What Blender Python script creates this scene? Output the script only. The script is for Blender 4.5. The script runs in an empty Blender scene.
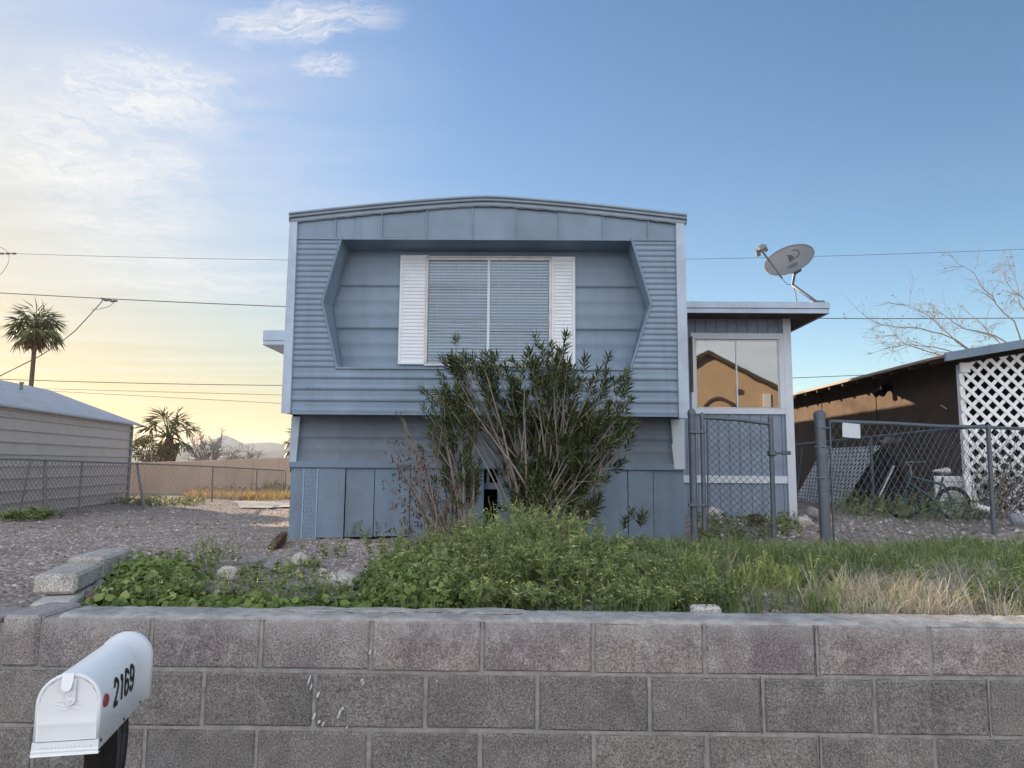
import bpy, math, random
import numpy as np
from mathutils import Vector, Matrix
random.seed(7); rng = np.random.default_rng(7)
rad = math.radians
sc = bpy.context.scene
COL = sc.collection

# ------------------------------------------------------------------ camera
F = 710.0; PITCH, YAW, ROLL = 6.5, 0.7, 0.45
EYE = np.array([0, 0, 1.6])
camd = bpy.data.cameras.new('camera'); cam = bpy.data.objects.new('camera', camd); COL.objects.link(cam)
camd.sensor_width = 36; camd.lens = F / 1024 * 36; camd.clip_start = 0.05; camd.clip_end = 12000
CM = Matrix.Rotation(rad(YAW), 4, 'Z') @ Matrix.Rotation(rad(90 + PITCH), 4, 'X') @ Matrix.Rotation(rad(ROLL), 4, 'Z')
cam.matrix_world = Matrix.Translation((0, 0, 1.6)) @ CM
sc.camera = cam
CR = np.array(CM.to_3x3())
def ray(px, py): return CR @ np.array([(px - 512) / F, -(py - 384) / F, -1.0])
def at(px, py, Y): d = ray(px, py); return EYE + d * (Y / d[1])          # where a sight line meets the plane y = Y
def atz(px, py, z): d = ray(px, py); return EYE + d * ((z - 1.6) / d[2])
def project(P):
    v = (np.asarray(P) - EYE) @ CR
    return 512 + F * v[..., 0] / -v[..., 2], 384 - F * v[..., 1] / -v[..., 2]

# ------------------------------------------------------------------ terrain height
_L = np.array([[-50, .99], [2.7, .99], [4.2, .94], [7.5, .82], [14, .47], [21, .38], [34, .10], [60, -.2], [200, -1], [5000, -2]])
_R = np.array([[-50, .98], [2.7, .98], [5, .93], [7.5, .80], [10.3, .88], [17, .80], [25, .7], [60, .2], [200, -1], [5000, -2]])
def hgt(x, y):
    x = np.asarray(x, float); y = np.asarray(y, float)
    a = np.interp(y, _L[:, 0], _L[:, 1]); b = np.interp(y, _R[:, 0], _R[:, 1])
    t = np.clip((x + 5.0) / 5.0, 0, 1); t = t * t * (3 - 2 * t)
    n = .018 * np.sin(x * 2.1 + 1.3 * np.sin(y * 1.7)) + .012 * np.sin(y * 3.3 + x * 1.1) + .008 * np.sin(x * 6.1 - y * 5.2)
    near = np.clip((60 - y) / 40, 0, 1) * np.clip((y - 2.9) / .6, 0, 1)
    m = -.055 * np.exp(-(((x + 2.2) / .55) ** 2 + ((y - 7.75) / .45) ** 2)) + .03 * np.exp(-(((x + 1.3) / .6) ** 2 + ((y - 7.3) / .5) ** 2))      # washed-out hollow and gravel bank by the skirting
    return a * (1 - t) + b * t + n * near + m

# ------------------------------------------------------------------ object helpers
def tag(o, label=None, cat=None, group=None, kind=None):
    if label: o['label'] = label
    if cat: o['category'] = cat
    if group: o['group'] = group
    if kind: o['kind'] = kind
    return o
def thing(name, loc, label, cat, group=None):
    o = bpy.data.objects.new(name, None); o.empty_display_size = .1
    COL.objects.link(o); o.location = [float(c) for c in loc]
    return tag(o, label, cat, group)
def origin_of(p):
    w = np.zeros(3)
    while p is not None:
        w = w + np.array(p.location); p = p.parent
    return w
def link_mesh(name, me, mat, parent=None, origin=None):
    base = origin_of(parent) if parent is not None else np.array(origin if origin is not None else (0, 0, 0), float)
    n = len(me.vertices); co = np.empty(n * 3); me.vertices.foreach_get('co', co)
    co = (co.reshape(-1, 3) - base).ravel(); me.vertices.foreach_set('co', co); me.update()
    for m in (mat if isinstance(mat, (list, tuple)) else [mat]): me.materials.append(m)
    o = bpy.data.objects.new(name, me); COL.objects.link(o)
    if parent is not None: o.parent = parent
    else: o.location = [float(c) for c in base]
    return o
def np_mesh(name, V, Fc, mat, parent=None, origin=None, rnd=None, smooth=False):
    """V (n,3), Fc (m,k) arrays -> one mesh object"""
    V = np.asarray(V, float).reshape(-1, 3); Fc = np.asarray(Fc, np.int32); m, k = Fc.shape
    me = bpy.data.meshes.new(name)
    me.vertices.add(len(V)); me.vertices.foreach_set('co', V.ravel())
    me.loops.add(m * k); me.loops.foreach_set('vertex_index', Fc.ravel())
    me.polygons.add(m); me.polygons.foreach_set('loop_start', np.arange(m, dtype=np.int32) * k)
    try: me.polygons.foreach_set('loop_total', np.full(m, k, np.int32))
    except Exception: pass
    if smooth: me.polygons.foreach_set('use_smooth', np.ones(m, bool))
    me.update(calc_edges=True); me.validate()
    if rnd is not None:
        at_ = me.attributes.new('rnd', 'FLOAT', 'POINT'); at_.data.foreach_set('value', np.asarray(rnd, np.float32))
    return link_mesh(name, me, mat, parent, origin)

class MB:
    def __init__(s): s.v = []; s.f = []; s.mi = []; s.r = []; s.cur = 0; s.rv = 0.5; s.sm = []
    def add(s, vs, fs, smooth=False):
        b = len(s.v)
        for p in vs: s.v.append((float(p[0]), float(p[1]), float(p[2]))); s.r.append(s.rv)
        for f in fs: s.f.append([b + i for i in f]); s.mi.append(s.cur); s.sm.append(smooth)
        return s
    def quad(s, a, b, c, d): return s.add([a, b, c, d], [(0, 1, 2, 3)])
    def box(s, lo, hi):
        x0, y0, z0 = lo; x1, y1, z1 = hi
        return s.add([(x0, y0, z0), (x1, y0, z0), (x1, y1, z0), (x0, y1, z0), (x0, y0, z1), (x1, y0, z1), (x1, y1, z1), (x0, y1, z1)],
                     [(3, 2, 1, 0), (4, 5, 6, 7), (0, 1, 5, 4), (1, 2, 6, 5), (2, 3, 7, 6), (3, 0, 4, 7)])
    def bbox(s, lo, hi, b=.004, rot=None, c=None):
        """box with chamfered edges"""
        lo = np.array(lo, float); hi = np.array(hi, float); cen = (lo + hi) / 2; h = (hi - lo) / 2; b = min(b, h.min() * .45)
        vs = []; idx = {}
        for sx in (-1, 1):
            for sy in (-1, 1):
                for sz in (-1, 1):
                    for k in range(3):
                        p = np.array([sx, sy, sz]) * (h - b); p[k] += np.array([sx, sy, sz])[k] * b
                        idx[(sx, sy, sz, k)] = len(vs); vs.append(p)
        fs = []
        for k in range(3):
            i, j = [a for a in range(3) if a != k]
            for sg in (-1, 1):
                q = []
                for (a, bb) in ((-1, -1), (1, -1), (1, 1), (-1, 1)):
                    t = [0, 0, 0]; t[k] = sg; t[i] = a; t[j] = bb; q.append(idx[tuple(t) + (k,)])
                fs.append(q)
        for k in range(3):
            i, j = [a for a in range(3) if a != k]
            for a in (-1, 1):
                for bb in (-1, 1):
                    t0 = [0, 0, 0]; t0[i] = a; t0[j] = bb; t0[k] = -1; t1 = list(t0); t1[k] = 1
                    fs.append([idx[tuple(t0) + (i,)], idx[tuple(t1) + (i,)], idx[tuple(t1) + (j,)], idx[tuple(t0) + (j,)]])
        for sx in (-1, 1):
            for sy in (-1, 1):
                for sz in (-1, 1): fs.append([idx[(sx, sy, sz, k)] for k in range(3)])
        vs = np.array(vs)
        # outward winding
        for n, f in enumerate(fs):
            a, b_, c_ = vs[f[0]], vs[f[1]], vs[f[2]]
            if np.dot(np.cross(b_ - a, c_ - a), vs[f].mean(0)) < 0: fs[n] = f[::-1]
        if rot is not None: vs = vs @ np.array(rot).T
        return s.add(vs + (cen if c is None else np.array(c)), fs)
    def tube(s, pts, r, n=6, caps=True, smooth=True):
        pts = [np.array(p, float) for p in pts]; m = len(pts)
        rs = r if hasattr(r, '__len__') else [r] * m
        d0 = pts[1] - pts[0]; up = np.array([0, 0, 1.]) if abs(d0[2]) < .9 * np.linalg.norm(d0) else np.array([1., 0, 0])
        vs = []; prev = None
        for i in range(m):
            d = pts[min(i + 1, m - 1)] - pts[max(i - 1, 0)]; d = d / (np.linalg.norm(d) + 1e-9)
            a = np.cross(d, up) if prev is None else prev - d * np.dot(prev, d)
            if np.linalg.norm(a) < 1e-6: a = np.cross(d, np.array([0, 1., 0]))
            a = a / np.linalg.norm(a); b = np.cross(d, a); prev = a
            for k in range(n):
                t = 2 * math.pi * k / n; vs.append(pts[i] + rs[i] * (math.cos(t) * a + math.sin(t) * b))
        fs = [(i * n + k, i * n + (k + 1) % n, (i + 1) * n + (k + 1) % n, (i + 1) * n + k) for i in range(m - 1) for k in range(n)]
        s.add(vs, fs, smooth)
        if caps:
            s.add(vs[:n], [tuple(range(n))[::-1]]); s.add(vs[-n:], [tuple(range(n))])
        return s
    def prism(s, poly, axis, a, b):
        """poly 2-D outline extruded along axis from a to b"""
        n = len(poly)
        def mk(p, t):
            return (t, p[0], p[1]) if axis == 0 else (p[0], t, p[1]) if axis == 1 else (p[0], p[1], t)
        vs = [mk(p, a) for p in poly] + [mk(p, b) for p in poly]
        fs = [tuple(range(n)), tuple(range(n, 2 * n))[::-1]] + [(i, i + n, (i + 1) % n + n, (i + 1) % n) for i in range(n)]
        return s.add(vs, fs)
    def profile(s, prof, x0, x1, smooth=True):
        """prof [(y,z)] swept between x0 and x1 (numbers or functions of z)"""
        g = lambda e, z: e(z) if callable(e) else e
        vs = []
        for y, z in prof: vs += [(g(x0, z), y, z), (g(x1, z), y, z)]
        return s.add(vs, [(2 * i, 2 * i + 1, 2 * i + 3, 2 * i + 2) for i in range(len(prof) - 1)], smooth)
    def build(s, name, mat, parent=None, origin=None, rec=False):
        me = bpy.data.meshes.new(name); me.from_pydata(s.v, [], s.f); me.validate()
        if len(me.polygons) == len(s.mi):
            me.polygons.foreach_set('material_index', s.mi); me.polygons.foreach_set('use_smooth', s.sm)
        if len(me.vertices) == len(s.r):
            a = me.attributes.new('rnd', 'FLOAT', 'POINT'); a.data.foreach_set('value', s.r)
        me.update()
        return link_mesh(name, me, mat, parent, origin)

# ------------------------------------------------------------------ materials
def lin(c): return tuple(((v / 255 + .055) / 1.055) ** 2.4 if v > 10 else v / 255 / 12.92 for v in c)
def nodes(name):
    m = bpy.data.materials.new(name); m.use_nodes = True; nt = m.node_tree
    return m, nt, nt.nodes, nt.links, nt.nodes['Principled BSDF']
def N(nt, t, **k):
    n = nt.nodes.new(t)
    for a, b in k.items():
        if a in n.inputs.keys() if isinstance(a, str) else False: n.inputs[a].default_value = b
        else: setattr(n, a, b)
    return n
def noise(nt, co, scale, detail=4, rough=.55, sc3=None):
    n = nt.nodes.new('ShaderNodeTexNoise'); n.inputs['Scale'].default_value = scale; n.inputs['Detail'].default_value = detail; n.inputs['Roughness'].default_value = rough
    if sc3:
        mp = nt.nodes.new('ShaderNodeMapping'); mp.inputs['Scale'].default_value = sc3; nt.links.new(co, mp.inputs['Vector']); nt.links.new(mp.outputs[0], n.inputs['Vector'])
    else: nt.links.new(co, n.inputs['Vector'])
    return n.outputs['Fac']
def ramp(nt, fac, stops):
    r = nt.nodes.new('ShaderNodeValToRGB'); e = r.color_ramp.elements
    while len(e) < len(stops): e.new(.5)
    for i, (p, c) in enumerate(stops): e[i].position = p; e[i].color = (*c, 1) if len(c) == 3 else c
    nt.links.new(fac, r.inputs['Fac']); return r.outputs['Color']
def mixc(nt, fac, a, b, mode='MIX'):
    n = nt.nodes.new('ShaderNodeMix'); n.data_type = 'RGBA'; n.blend_type = mode
    for s, v in ((0, fac), (6, a), (7, b)):
        if hasattr(v, 'is_output'): nt.links.new(v, n.inputs[s])
        else: n.inputs[s].default_value = v if s == 0 else ((*v, 1) if len(v) == 3 else v)
    return n.outputs[2]
def mathn(nt, op, a, b=None):
    n = nt.nodes.new('ShaderNodeMath'); n.operation = op
    for i, v in enumerate((a, b)):
        if v is None: continue
        if hasattr(v, 'is_output'): nt.links.new(v, n.inputs[i])
        else: n.inputs[i].default_value = v
    return n.outputs[0]
def attr(nt, name='rnd'):
    a = nt.nodes.new('ShaderNodeAttribute'); a.attribute_name = name; return a.outputs['Fac']
def bumpn(nt, h, strength, dist=.01):
    b = nt.nodes.new('ShaderNodeBump'); b.inputs['Strength'].default_value = strength; b.inputs['Distance'].default_value = dist
    nt.links.new(h, b.inputs['Height']); return b.outputs[0]
def vary(c, k): return tuple(min(1, max(0, v * k)) for v in c)

def mat(name, c, var=.12, scale=5, rough=.6, bump=0, bscale=60, metal=0, spec=.35, streak=0, rust=0, dirt=None, dirtamt=.3, dscale=2.5):
    """weathered plain material: colour breaks up by noise, optional vertical streaks and dirt patches"""
    m, nt, ns, ln, p = nodes(name)
    co = N(nt, 'ShaderNodeTexCoord').outputs['Object']
    f = noise(nt, co, scale, 5, .6)
    col = ramp(nt, f, [(.3, vary(c, 1 - var)), (.7, vary(c, 1 + var))])
    if streak:
        g = noise(nt, co, 9, 4, .6, (1, 1, .08))
        col = mixc(nt, mathn(nt, 'MULTIPLY', ramp(nt, g, [(.5, (0, 0, 0)), (.75, (1, 1, 1))]), streak), col, vary(c, .55))
    if dirt:
        g = noise(nt, co, dscale, 7, .68)
        col = mixc(nt, mathn(nt, 'MULTIPLY', ramp(nt, g, [(.48, (0, 0, 0)), (.66, (1, 1, 1))]), dirtamt), col, dirt)
    if rust:      # rust weeping from fasteners and seams in short vertical runs
        g = noise(nt, co, 15, 6, .62, (1, 1, .22)); g2 = noise(nt, co, 1.1, 3)
        k = mathn(nt, 'MULTIPLY', ramp(nt, g, [(.60, (0, 0, 0)), (.74, (1, 1, 1))]), ramp(nt, g2, [(.48, (0, 0, 0)), (.62, (1, 1, 1))]))
        col = mixc(nt, mathn(nt, 'MULTIPLY', k, rust), col, (.17, .115, .085))
    ln.new(col, p.inputs['Base Color'])
    rr = ramp(nt, noise(nt, co, scale * 3, 3), [(.3, (rough - .1,) * 3), (.7, (min(1, rough + .12),) * 3)])
    ln.new(rr, p.inputs['Roughness']); p.inputs['Metallic'].default_value = metal; p.inputs['Specular IOR Level'].default_value = spec
    if bump: ln.new(bumpn(nt, noise(nt, co, bscale, 4), bump, .01), p.inputs['Normal'])
    return m

def leafmat(name, cols, rough=.5, trans=.25, spec=.3):
    m, nt, ns, ln, p = nodes(name)
    col = ramp(nt, attr(nt), [(i / (len(cols) - 1), c) for i, c in enumerate(cols)])
    ln.new(col, p.inputs['Base Color']); p.inputs['Roughness'].default_value = rough; p.inputs['Specular IOR Level'].default_value = spec
    t = N(nt, 'ShaderNodeBsdfTranslucent'); ln.new(col, t.inputs['Color'])
    mx = N(nt, 'ShaderNodeMixShader'); mx.inputs[0].default_value = trans
    ln.new(p.outputs[0], mx.inputs[1]); ln.new(t.outputs[0], mx.inputs[2]); ln.new(mx.outputs[0], ns['Material Output'].inputs['Surface'])
    return m

def glassmat(name, refl=.12, tint=(.9, .95, 1)):
    m, nt, ns, ln, p = nodes(name)
    g = N(nt, 'ShaderNodeBsdfGlossy'); g.inputs['Roughness'].default_value = .015; g.inputs['Color'].default_value = (*tint, 1)
    t = N(nt, 'ShaderNodeBsdfTransparent'); t.inputs['Color'].default_value = (.82, .86, .88, 1)
    fr = N(nt, 'ShaderNodeFresnel'); fr.inputs['IOR'].default_value = 1.5
    f = mathn(nt, 'MINIMUM', mathn(nt, 'ADD', fr.outputs[0], refl), 1.0)
    co = N(nt, 'ShaderNodeTexCoord').outputs['Object']
    ln.new(bumpn(nt, noise(nt, co, 1.2, 2), .06, .02), g.inputs['Normal'])
    mx = N(nt, 'ShaderNodeMixShader'); ln.new(f, mx.inputs[0]); ln.new(t.outputs[0], mx.inputs[1]); ln.new(g.outputs[0], mx.inputs[2])
    ln.new(mx.outputs[0], ns['Material Output'].inputs['Surface']); return m

def blockmat(name, base, dark, light):
    """speckled concrete block: aggregate grain, cloudy stains, per-block tone in 'rnd'"""
    m, nt, ns, ln, p = nodes(name)
    co = N(nt, 'ShaderNodeTexCoord').outputs['Object']
    g1 = noise(nt, co, 150, 3, .7); g2 = noise(nt, co, 420, 2, .6); cl = noise(nt, co, 5.5, 5, .6); cl2 = noise(nt, co, 14, 4, .6)
    r = attr(nt)
    col = mixc(nt, ramp(nt, cl, [(.36, (0, 0, 0)), (.64, (1, 1, 1))]), base, dark)
    col = mixc(nt, mathn(nt, 'MULTIPLY', ramp(nt, cl2, [(.52, (0, 0, 0)), (.7, (1, 1, 1))]), .45), col, light)
    col = mixc(nt, 1.0, col, ramp(nt, g1, [(.30, (.36, .36, .36)), (.5, (1, 1, 1)), (.70, (1.8, 1.77, 1.73))]), 'MULTIPLY')
    col = mixc(nt, .8, col, ramp(nt, g2, [(.32, (.58, .58, .58)), (.5, (1, 1, 1)), (.68, (1.35, 1.35, 1.35))]), 'MULTIPLY')
    col = mixc(nt, 1.0, col, ramp(nt, r, [(0, (.91, .91, .92)), (.5, (1, 1, 1)), (1, (1.09, 1.075, 1.06))]), 'MULTIPLY')
    # whitish salt bloom along the upper rim of the top course
    sx = N(nt, 'ShaderNodeSeparateXYZ'); ln.new(co, sx.inputs[0])
    zz = mathn(nt, 'ADD', sx.outputs[2], mathn(nt, 'MULTIPLY', noise(nt, co, 7, 5), .16))
    bl = N(nt, 'ShaderNodeMapRange'); bl.inputs[1].default_value = 1.03; bl.inputs[2].default_value = 1.13; ln.new(zz, bl.inputs[0])
    col = mixc(nt, mathn(nt, 'MULTIPLY', bl.outputs[0], .5), col, light)
    ln.new(col, p.inputs['Base Color']); p.inputs['Roughness'].default_value = .92; p.inputs['Specular IOR Level'].default_value = .2
    h = mathn(nt, 'ADD', mathn(nt, 'MULTIPLY', g1, .8), mathn(nt, 'MULTIPLY', g2, .4))
    ln.new(bumpn(nt, h, .55, .006), p.inputs['Normal'])
    return m

def groundmat(name):
    """gravel and soil sheet: pebbles by voronoi, soil patches by noise"""
    m, nt, ns, ln, p = nodes(name)
    co = N(nt, 'ShaderNodeTexCoord').outputs['Object']
    def vor(s):
        v = nt.nodes.new('ShaderNodeTexVoronoi'); v.inputs['Scale'].default_value = s; ln.new(co, v.inputs['Vector']); return v
    v1 = vor(24); v2 = vor(60)
    sep = N(nt, 'ShaderNodeSeparateColor'); ln.new(v1.outputs['Color'], sep.inputs[0])
    sep2 = N(nt, 'ShaderNodeSeparateColor'); ln.new(v2.outputs['Color'], sep2.inputs[0])
    c1 = ramp(nt, sep.outputs[0], [(0, (.16, .13, .115)), (.35, (.28, .235, .21)), (.7, (.40, .345, .315)), (1, (.58, .53, .495))])
    c2 = ramp(nt, sep2.outputs[0], [(0, (.19, .155, .135)), (.5, (.32, .27, .245)), (1, (.48, .43, .40))])
    col = mixc(nt, ramp(nt, noise(nt, co, 30, 3), [(.45, (0, 0, 0)), (.55, (1, 1, 1))]), c1, c2)
    big = noise(nt, co, .8, 6, .62)
    col = mixc(nt, mathn(nt, 'MULTIPLY', ramp(nt, big, [(.42, (0, 0, 0)), (.64, (1, 1, 1))]), .55), col, (.235, .19, .165))
    col = mixc(nt, 1.0, col, ramp(nt, noise(nt, co, 3.1, 5), [(.3, (.84, .84, .84)), (.7, (1.14, 1.12, 1.1))]), 'MULTIPLY')
    ln.new(col, p.inputs['Base Color']); p.inputs['Roughness'].default_value = .95; p.inputs['Specular IOR Level'].default_value = .15
    h = mathn(nt, 'SUBTRACT', 1.0, mathn(nt, 'ADD', mathn(nt, 'MULTIPLY', v1.outputs['Distance'], 1.0), mathn(nt, 'MULTIPLY', v2.outputs['Distance'], .5)))
    ln.new(bumpn(nt, h, .8, .02), p.inputs['Normal']); return m

PAINT = (.200, .268, .352)
M_siding = mat('siding_paint', PAINT, .12, 1.4, .42, .14, 5, spec=.4, streak=.28, rust=.5, dirt=vary(PAINT, .70), dirtamt=.45, dscale=1.7)
M_belly = mat('belly_paint', (.205, .245, .30), .09, 3, .5, .10, 7, spec=.3, rust=.45, streak=.22, dirt=vary(PAINT, .66), dirtamt=.4)
M_skirt = mat('skirting_paint', vary(PAINT, .97), .08, 2.2, .6, .12, 40, spec=.25, rust=.5, streak=.25, dirt=(.16, .15, .15), dirtamt=.35, dscale=1.8)
M_roof = mat('roof_metal_paint', (.25, .305, .37), .12, 4, .45, .08, 10, spec=.4, streak=.2)
M_trim = mat('trim_paint', (.44, .52, .63), .08, 6, .5, .05, 40, spec=.35, rust=.6, streak=.2, dirt=(.28, .28, .30), dirtamt=.35)
M_white = mat('white_trim_paint', (.60, .64, .70), .07, 5, .5, .05, 40, spec=.35, rust=.5, streak=.15, dirt=(.42, .42, .42), dirtamt=.3)
M_shutter = mat('shutter_vinyl', (.70, .725, .76), .05, 6, .45, .03, 30, spec=.35, dirt=(.5, .48, .46), dirtamt=.25)
M_blind = mat('blind_vinyl', (.66, .78, .92), .05, 4, .5, spec=.3)
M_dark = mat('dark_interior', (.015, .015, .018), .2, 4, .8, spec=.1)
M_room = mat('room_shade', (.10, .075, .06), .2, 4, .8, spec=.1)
M_t111 = mat('grooved_panel_paint', (.245, .295, .375), .10, 3, .7, .25, 50, spec=.2, streak=.3, dirt=(.18, .20, .24), dirtamt=.4)
M_glass = glassmat('window_glass', .04)
M_glass2 = glassmat('reflective_film_glass', .21, (1, .98, .95))
M_alu = mat('aluminium_frame', (.52, .51, .50), .12, 8, .45, metal=.3, spec=.4, dirt=(.25, .2, .16), dirtamt=.4)
M_galv = mat('galvanised_steel', (.135, .155, .18), .18, 14, .5, .05, 90, metal=.45, spec=.4, dirt=(.11, .11, .12), dirtamt=.5, dscale=7)
M_gatewire = mat('tarnished_gate_wire', (.075, .085, .095), .15, 20, .6, metal=.2, spec=.3)
M_wire = mat('chain_link_wire', (.16, .18, .205), .15, 20, .5, metal=.4, spec=.4)
M_wirefar = mat('weathered_fence_wire', (.21, .20, .20), .15, 20, .55, metal=.3, spec=.3)
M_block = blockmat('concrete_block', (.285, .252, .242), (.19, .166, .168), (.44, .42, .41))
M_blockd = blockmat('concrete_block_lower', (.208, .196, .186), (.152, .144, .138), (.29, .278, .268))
M_mortar = mat('mortar', (.295, .28, .265), .2, 30, .95, .4, 120, spec=.15, dirt=(.15, .145, .14), dirtamt=.5, dscale=9)
M_cap = mat('mortar_cap', (.43, .41, .39), .28, 18, .95, .9, 90, spec=.15, dirt=(.22, .205, .19), dirtamt=.65, dscale=6)
M_stub = blockmat('weathered_block', (.46, .43, .40), (.34, .31, .29), (.58, .56, .54))
M_ground = groundmat('gravel_ground')
M_soil = mat('soil', (.12, .085, .06), .35, 6, .95, .5, 60, spec=.1)
M_asphalt = mat('asphalt', (.05, .05, .05), .25, 40, .9, .3, 150, spec=.2)
M_concrete = mat('concrete', (.40, .38, .36), .15, 8, .9, .2, 90, spec=.2, dirt=(.25, .23, .21), dirtamt=.4)
# ------------------------------------------------------------------ daylight: sky, sun, thin cloud
EAST_FILL, EAST_FILL_MIX = (9.2, 9.4, 9.8), .85
SUN_AZ, SUN_EL = 47.0, 13.0            # degrees left of +Y, above the horizon
sdir = Vector((-math.sin(rad(SUN_AZ)) * math.cos(rad(SUN_EL)), math.cos(rad(SUN_AZ)) * math.cos(rad(SUN_EL)), math.sin(rad(SUN_EL))))
w = bpy.data.worlds.new('World'); sc.world = w; w.use_nodes = True
wt = w.node_tree; bg = wt.nodes['Background']
sky = wt.nodes.new('ShaderNodeTexSky'); sky.sky_type = 'NISHITA'; sky.sun_disc = False
sky.sun_elevation = rad(SUN_EL); sky.sun_rotation = rad(-SUN_AZ); sky.altitude = 150; sky.air_density = 1.0; sky.dust_density = .8; sky.ozone_density = 2.0
tc = wt.nodes.new('ShaderNodeTexCoord').outputs['Generated']
sep = wt.nodes.new('ShaderNodeSeparateXYZ'); wt.links.new(tc, sep.inputs[0])
zc = mathn(wt, 'MAXIMUM', sep.outputs[2], .03)
U = mathn(wt, 'DIVIDE', sep.outputs[0], zc); V = mathn(wt, 'DIVIDE', sep.outputs[1], zc)
cmb = wt.nodes.new('ShaderNodeCombineXYZ'); wt.links.new(U, cmb.inputs[0]); wt.links.new(V, cmb.inputs[1])
def uv(px, py): d = ray(px, py); return np.array([d[0] / d[2], d[1] / d[2]])
def streak(a, b, c, dns, fib=1.5):
    """one elongated cloud on the cloud layer from a to b (sky directions), half width towards c"""
    A, B, Cc = uv(*a), uv(*b), uv(*c); mid = (A + B) / 2; ax = (B - A) / 2; L = np.linalg.norm(ax); e = ax / L; nrm = np.array([-e[1], e[0]]); Wd = abs(np.dot(Cc - mid, nrm))
    wob = mathn(wt, 'MULTIPLY', mathn(wt, 'SUBTRACT', noise(wt, cmb.outputs[0], 2.2 / L, 5, .6), .5), 1.5)
    du = mathn(wt, 'SUBTRACT', U, mid[0]); dv = mathn(wt, 'SUBTRACT', V, mid[1])
    s = mathn(wt, 'DIVIDE', mathn(wt, 'ADD', mathn(wt, 'MULTIPLY', du, e[0]), mathn(wt, 'MULTIPLY', dv, e[1])), L)
    t = mathn(wt, 'DIVIDE', mathn(wt, 'ADD', mathn(wt, 'MULTIPLY', du, nrm[0]), mathn(wt, 'MULTIPLY', dv, nrm[1])), Wd)
    t = mathn(wt, 'ADD', t, wob)
    q = mathn(wt, 'ADD', mathn(wt, 'MULTIPLY', s, s), mathn(wt, 'MULTIPLY', t, t))
    mr = wt.nodes.new('ShaderNodeMapRange'); mr.interpolation_type = 'SMOOTHSTEP'
    mr.inputs[1].default_value = 1.15; mr.inputs[2].default_value = .0; wt.links.new(q, mr.inputs[0])
    st_ = wt.nodes.new('ShaderNodeCombineXYZ'); wt.links.new(mathn(wt, 'ADD', mathn(wt, 'MULTIPLY', s, 1.1), mathn(wt, 'MULTIPLY', t, .35)), st_.inputs[0]); wt.links.new(mathn(wt, 'MULTIPLY', t, fib), st_.inputs[1]); st_.inputs[2].default_value = a[0] * .37
    fn = ramp(wt, noise(wt, st_.outputs[0], 2.6, 9, .70), [(.34, (0, 0, 0)), (.70, (1, 1, 1))])
    return mathn(wt, 'MULTIPLY', mathn(wt, 'MULTIPLY', mr.outputs[0], fn), dns)
def plus(*a):
    r = a[0]
    for b in a[1:]: r = mathn(wt, 'ADD', r, b)
    return r
cl = plus(streak((200, 36), (410, 10), (300, 48), .85, 2.4), streak((292, 71), (358, 58), (325, 80), .65, 2.2),
          streak((60, 40), (200, 130), (95, 128), .7, 2.6), streak((-60, 60), (130, 200), (-20, 190), .6, 2.6), streak((-40, 190), (230, 225), (90, 250), .5, 2.5), streak((20, 245), (300, 300), (150, 300), .4, 2.5), streak((120, 95), (240, 140), (170, 135), .35, 2.0))
# high veil of cirrus on the sunward side
dn = wt.nodes.new('ShaderNodeVectorMath'); dn.operation = 'DOT_PRODUCT'; wt.links.new(tc, dn.inputs[0]); dn.inputs[1].default_value = sdir
veil = wt.nodes.new('ShaderNodeMapRange'); veil.interpolation_type = 'SMOOTHSTEP'; veil.inputs[1].default_value = .70; veil.inputs[2].default_value = 1.0; wt.links.new(dn.outputs['Value'], veil.inputs[0])
rot = wt.nodes.new('ShaderNodeMapping'); rot.inputs['Rotation'].default_value = (0, 0, rad(-28)); rot.inputs['Scale'].default_value = (.5, 2.2, 1); wt.links.new(cmb.outputs[0], rot.inputs['Vector'])
vn = ramp(wt, noise(wt, rot.outputs[0], .9, 8, .62), [(.36, (0, 0, 0)), (.72, (1, 1, 1))])
cl = plus(cl, mathn(wt, 'MULTIPLY', mathn(wt, 'MULTIPLY', vn, veil.outputs[0]), .42))
cl = mathn(wt, 'MINIMUM', cl, .85)
hs = wt.nodes.new('ShaderNodeHueSaturation'); hs.inputs['Saturation'].default_value = 1.14; wt.links.new(sky.outputs[0], hs.inputs['Color'])
# soft shoulder on the very bright sunward half, so that it keeps its colour
bw = wt.nodes.new('ShaderNodeRGBToBW'); wt.links.new(sky.outputs[0], bw.inputs[0])
hz_ = mathn(wt, 'EXPONENT', mathn(wt, 'MULTIPLY', zc, -8.0))          # paler, brighter band of air near the horizon
Lb = mathn(wt, 'MULTIPLY', bw.outputs[0], mathn(wt, 'ADD', 1.0, mathn(wt, 'MULTIPLY', hz_, .8)))
yl = mathn(wt, 'ADD', mathn(wt, 'MULTIPLY', mathn(wt, 'SUBTRACT', 1.0, mathn(wt, 'EXPONENT', mathn(wt, 'MULTIPLY', mathn(wt, 'POWER', mathn(wt, 'MULTIPLY', Lb, .44), 1.25), -1.0))), .655 / .246), mathn(wt, 'MULTIPLY', Lb, .0095 / .246))
sw_ = wt.nodes.new('ShaderNodeMapRange'); sw_.interpolation_type = 'SMOOTHSTEP'; sw_.inputs[1].default_value = .9; sw_.inputs[2].default_value = .4; wt.links.new(dn.outputs['Value'], sw_.inputs[0])
yl = mathn(wt, 'MULTIPLY', yl, mathn(wt, 'ADD', 1.0, mathn(wt, 'MULTIPLY', mathn(wt, 'MULTIPLY', hz_, sw_.outputs[0]), .72)))
gain = mathn(wt, 'DIVIDE', yl, mathn(wt, 'MAXIMUM', bw.outputs[0], .01))
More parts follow.
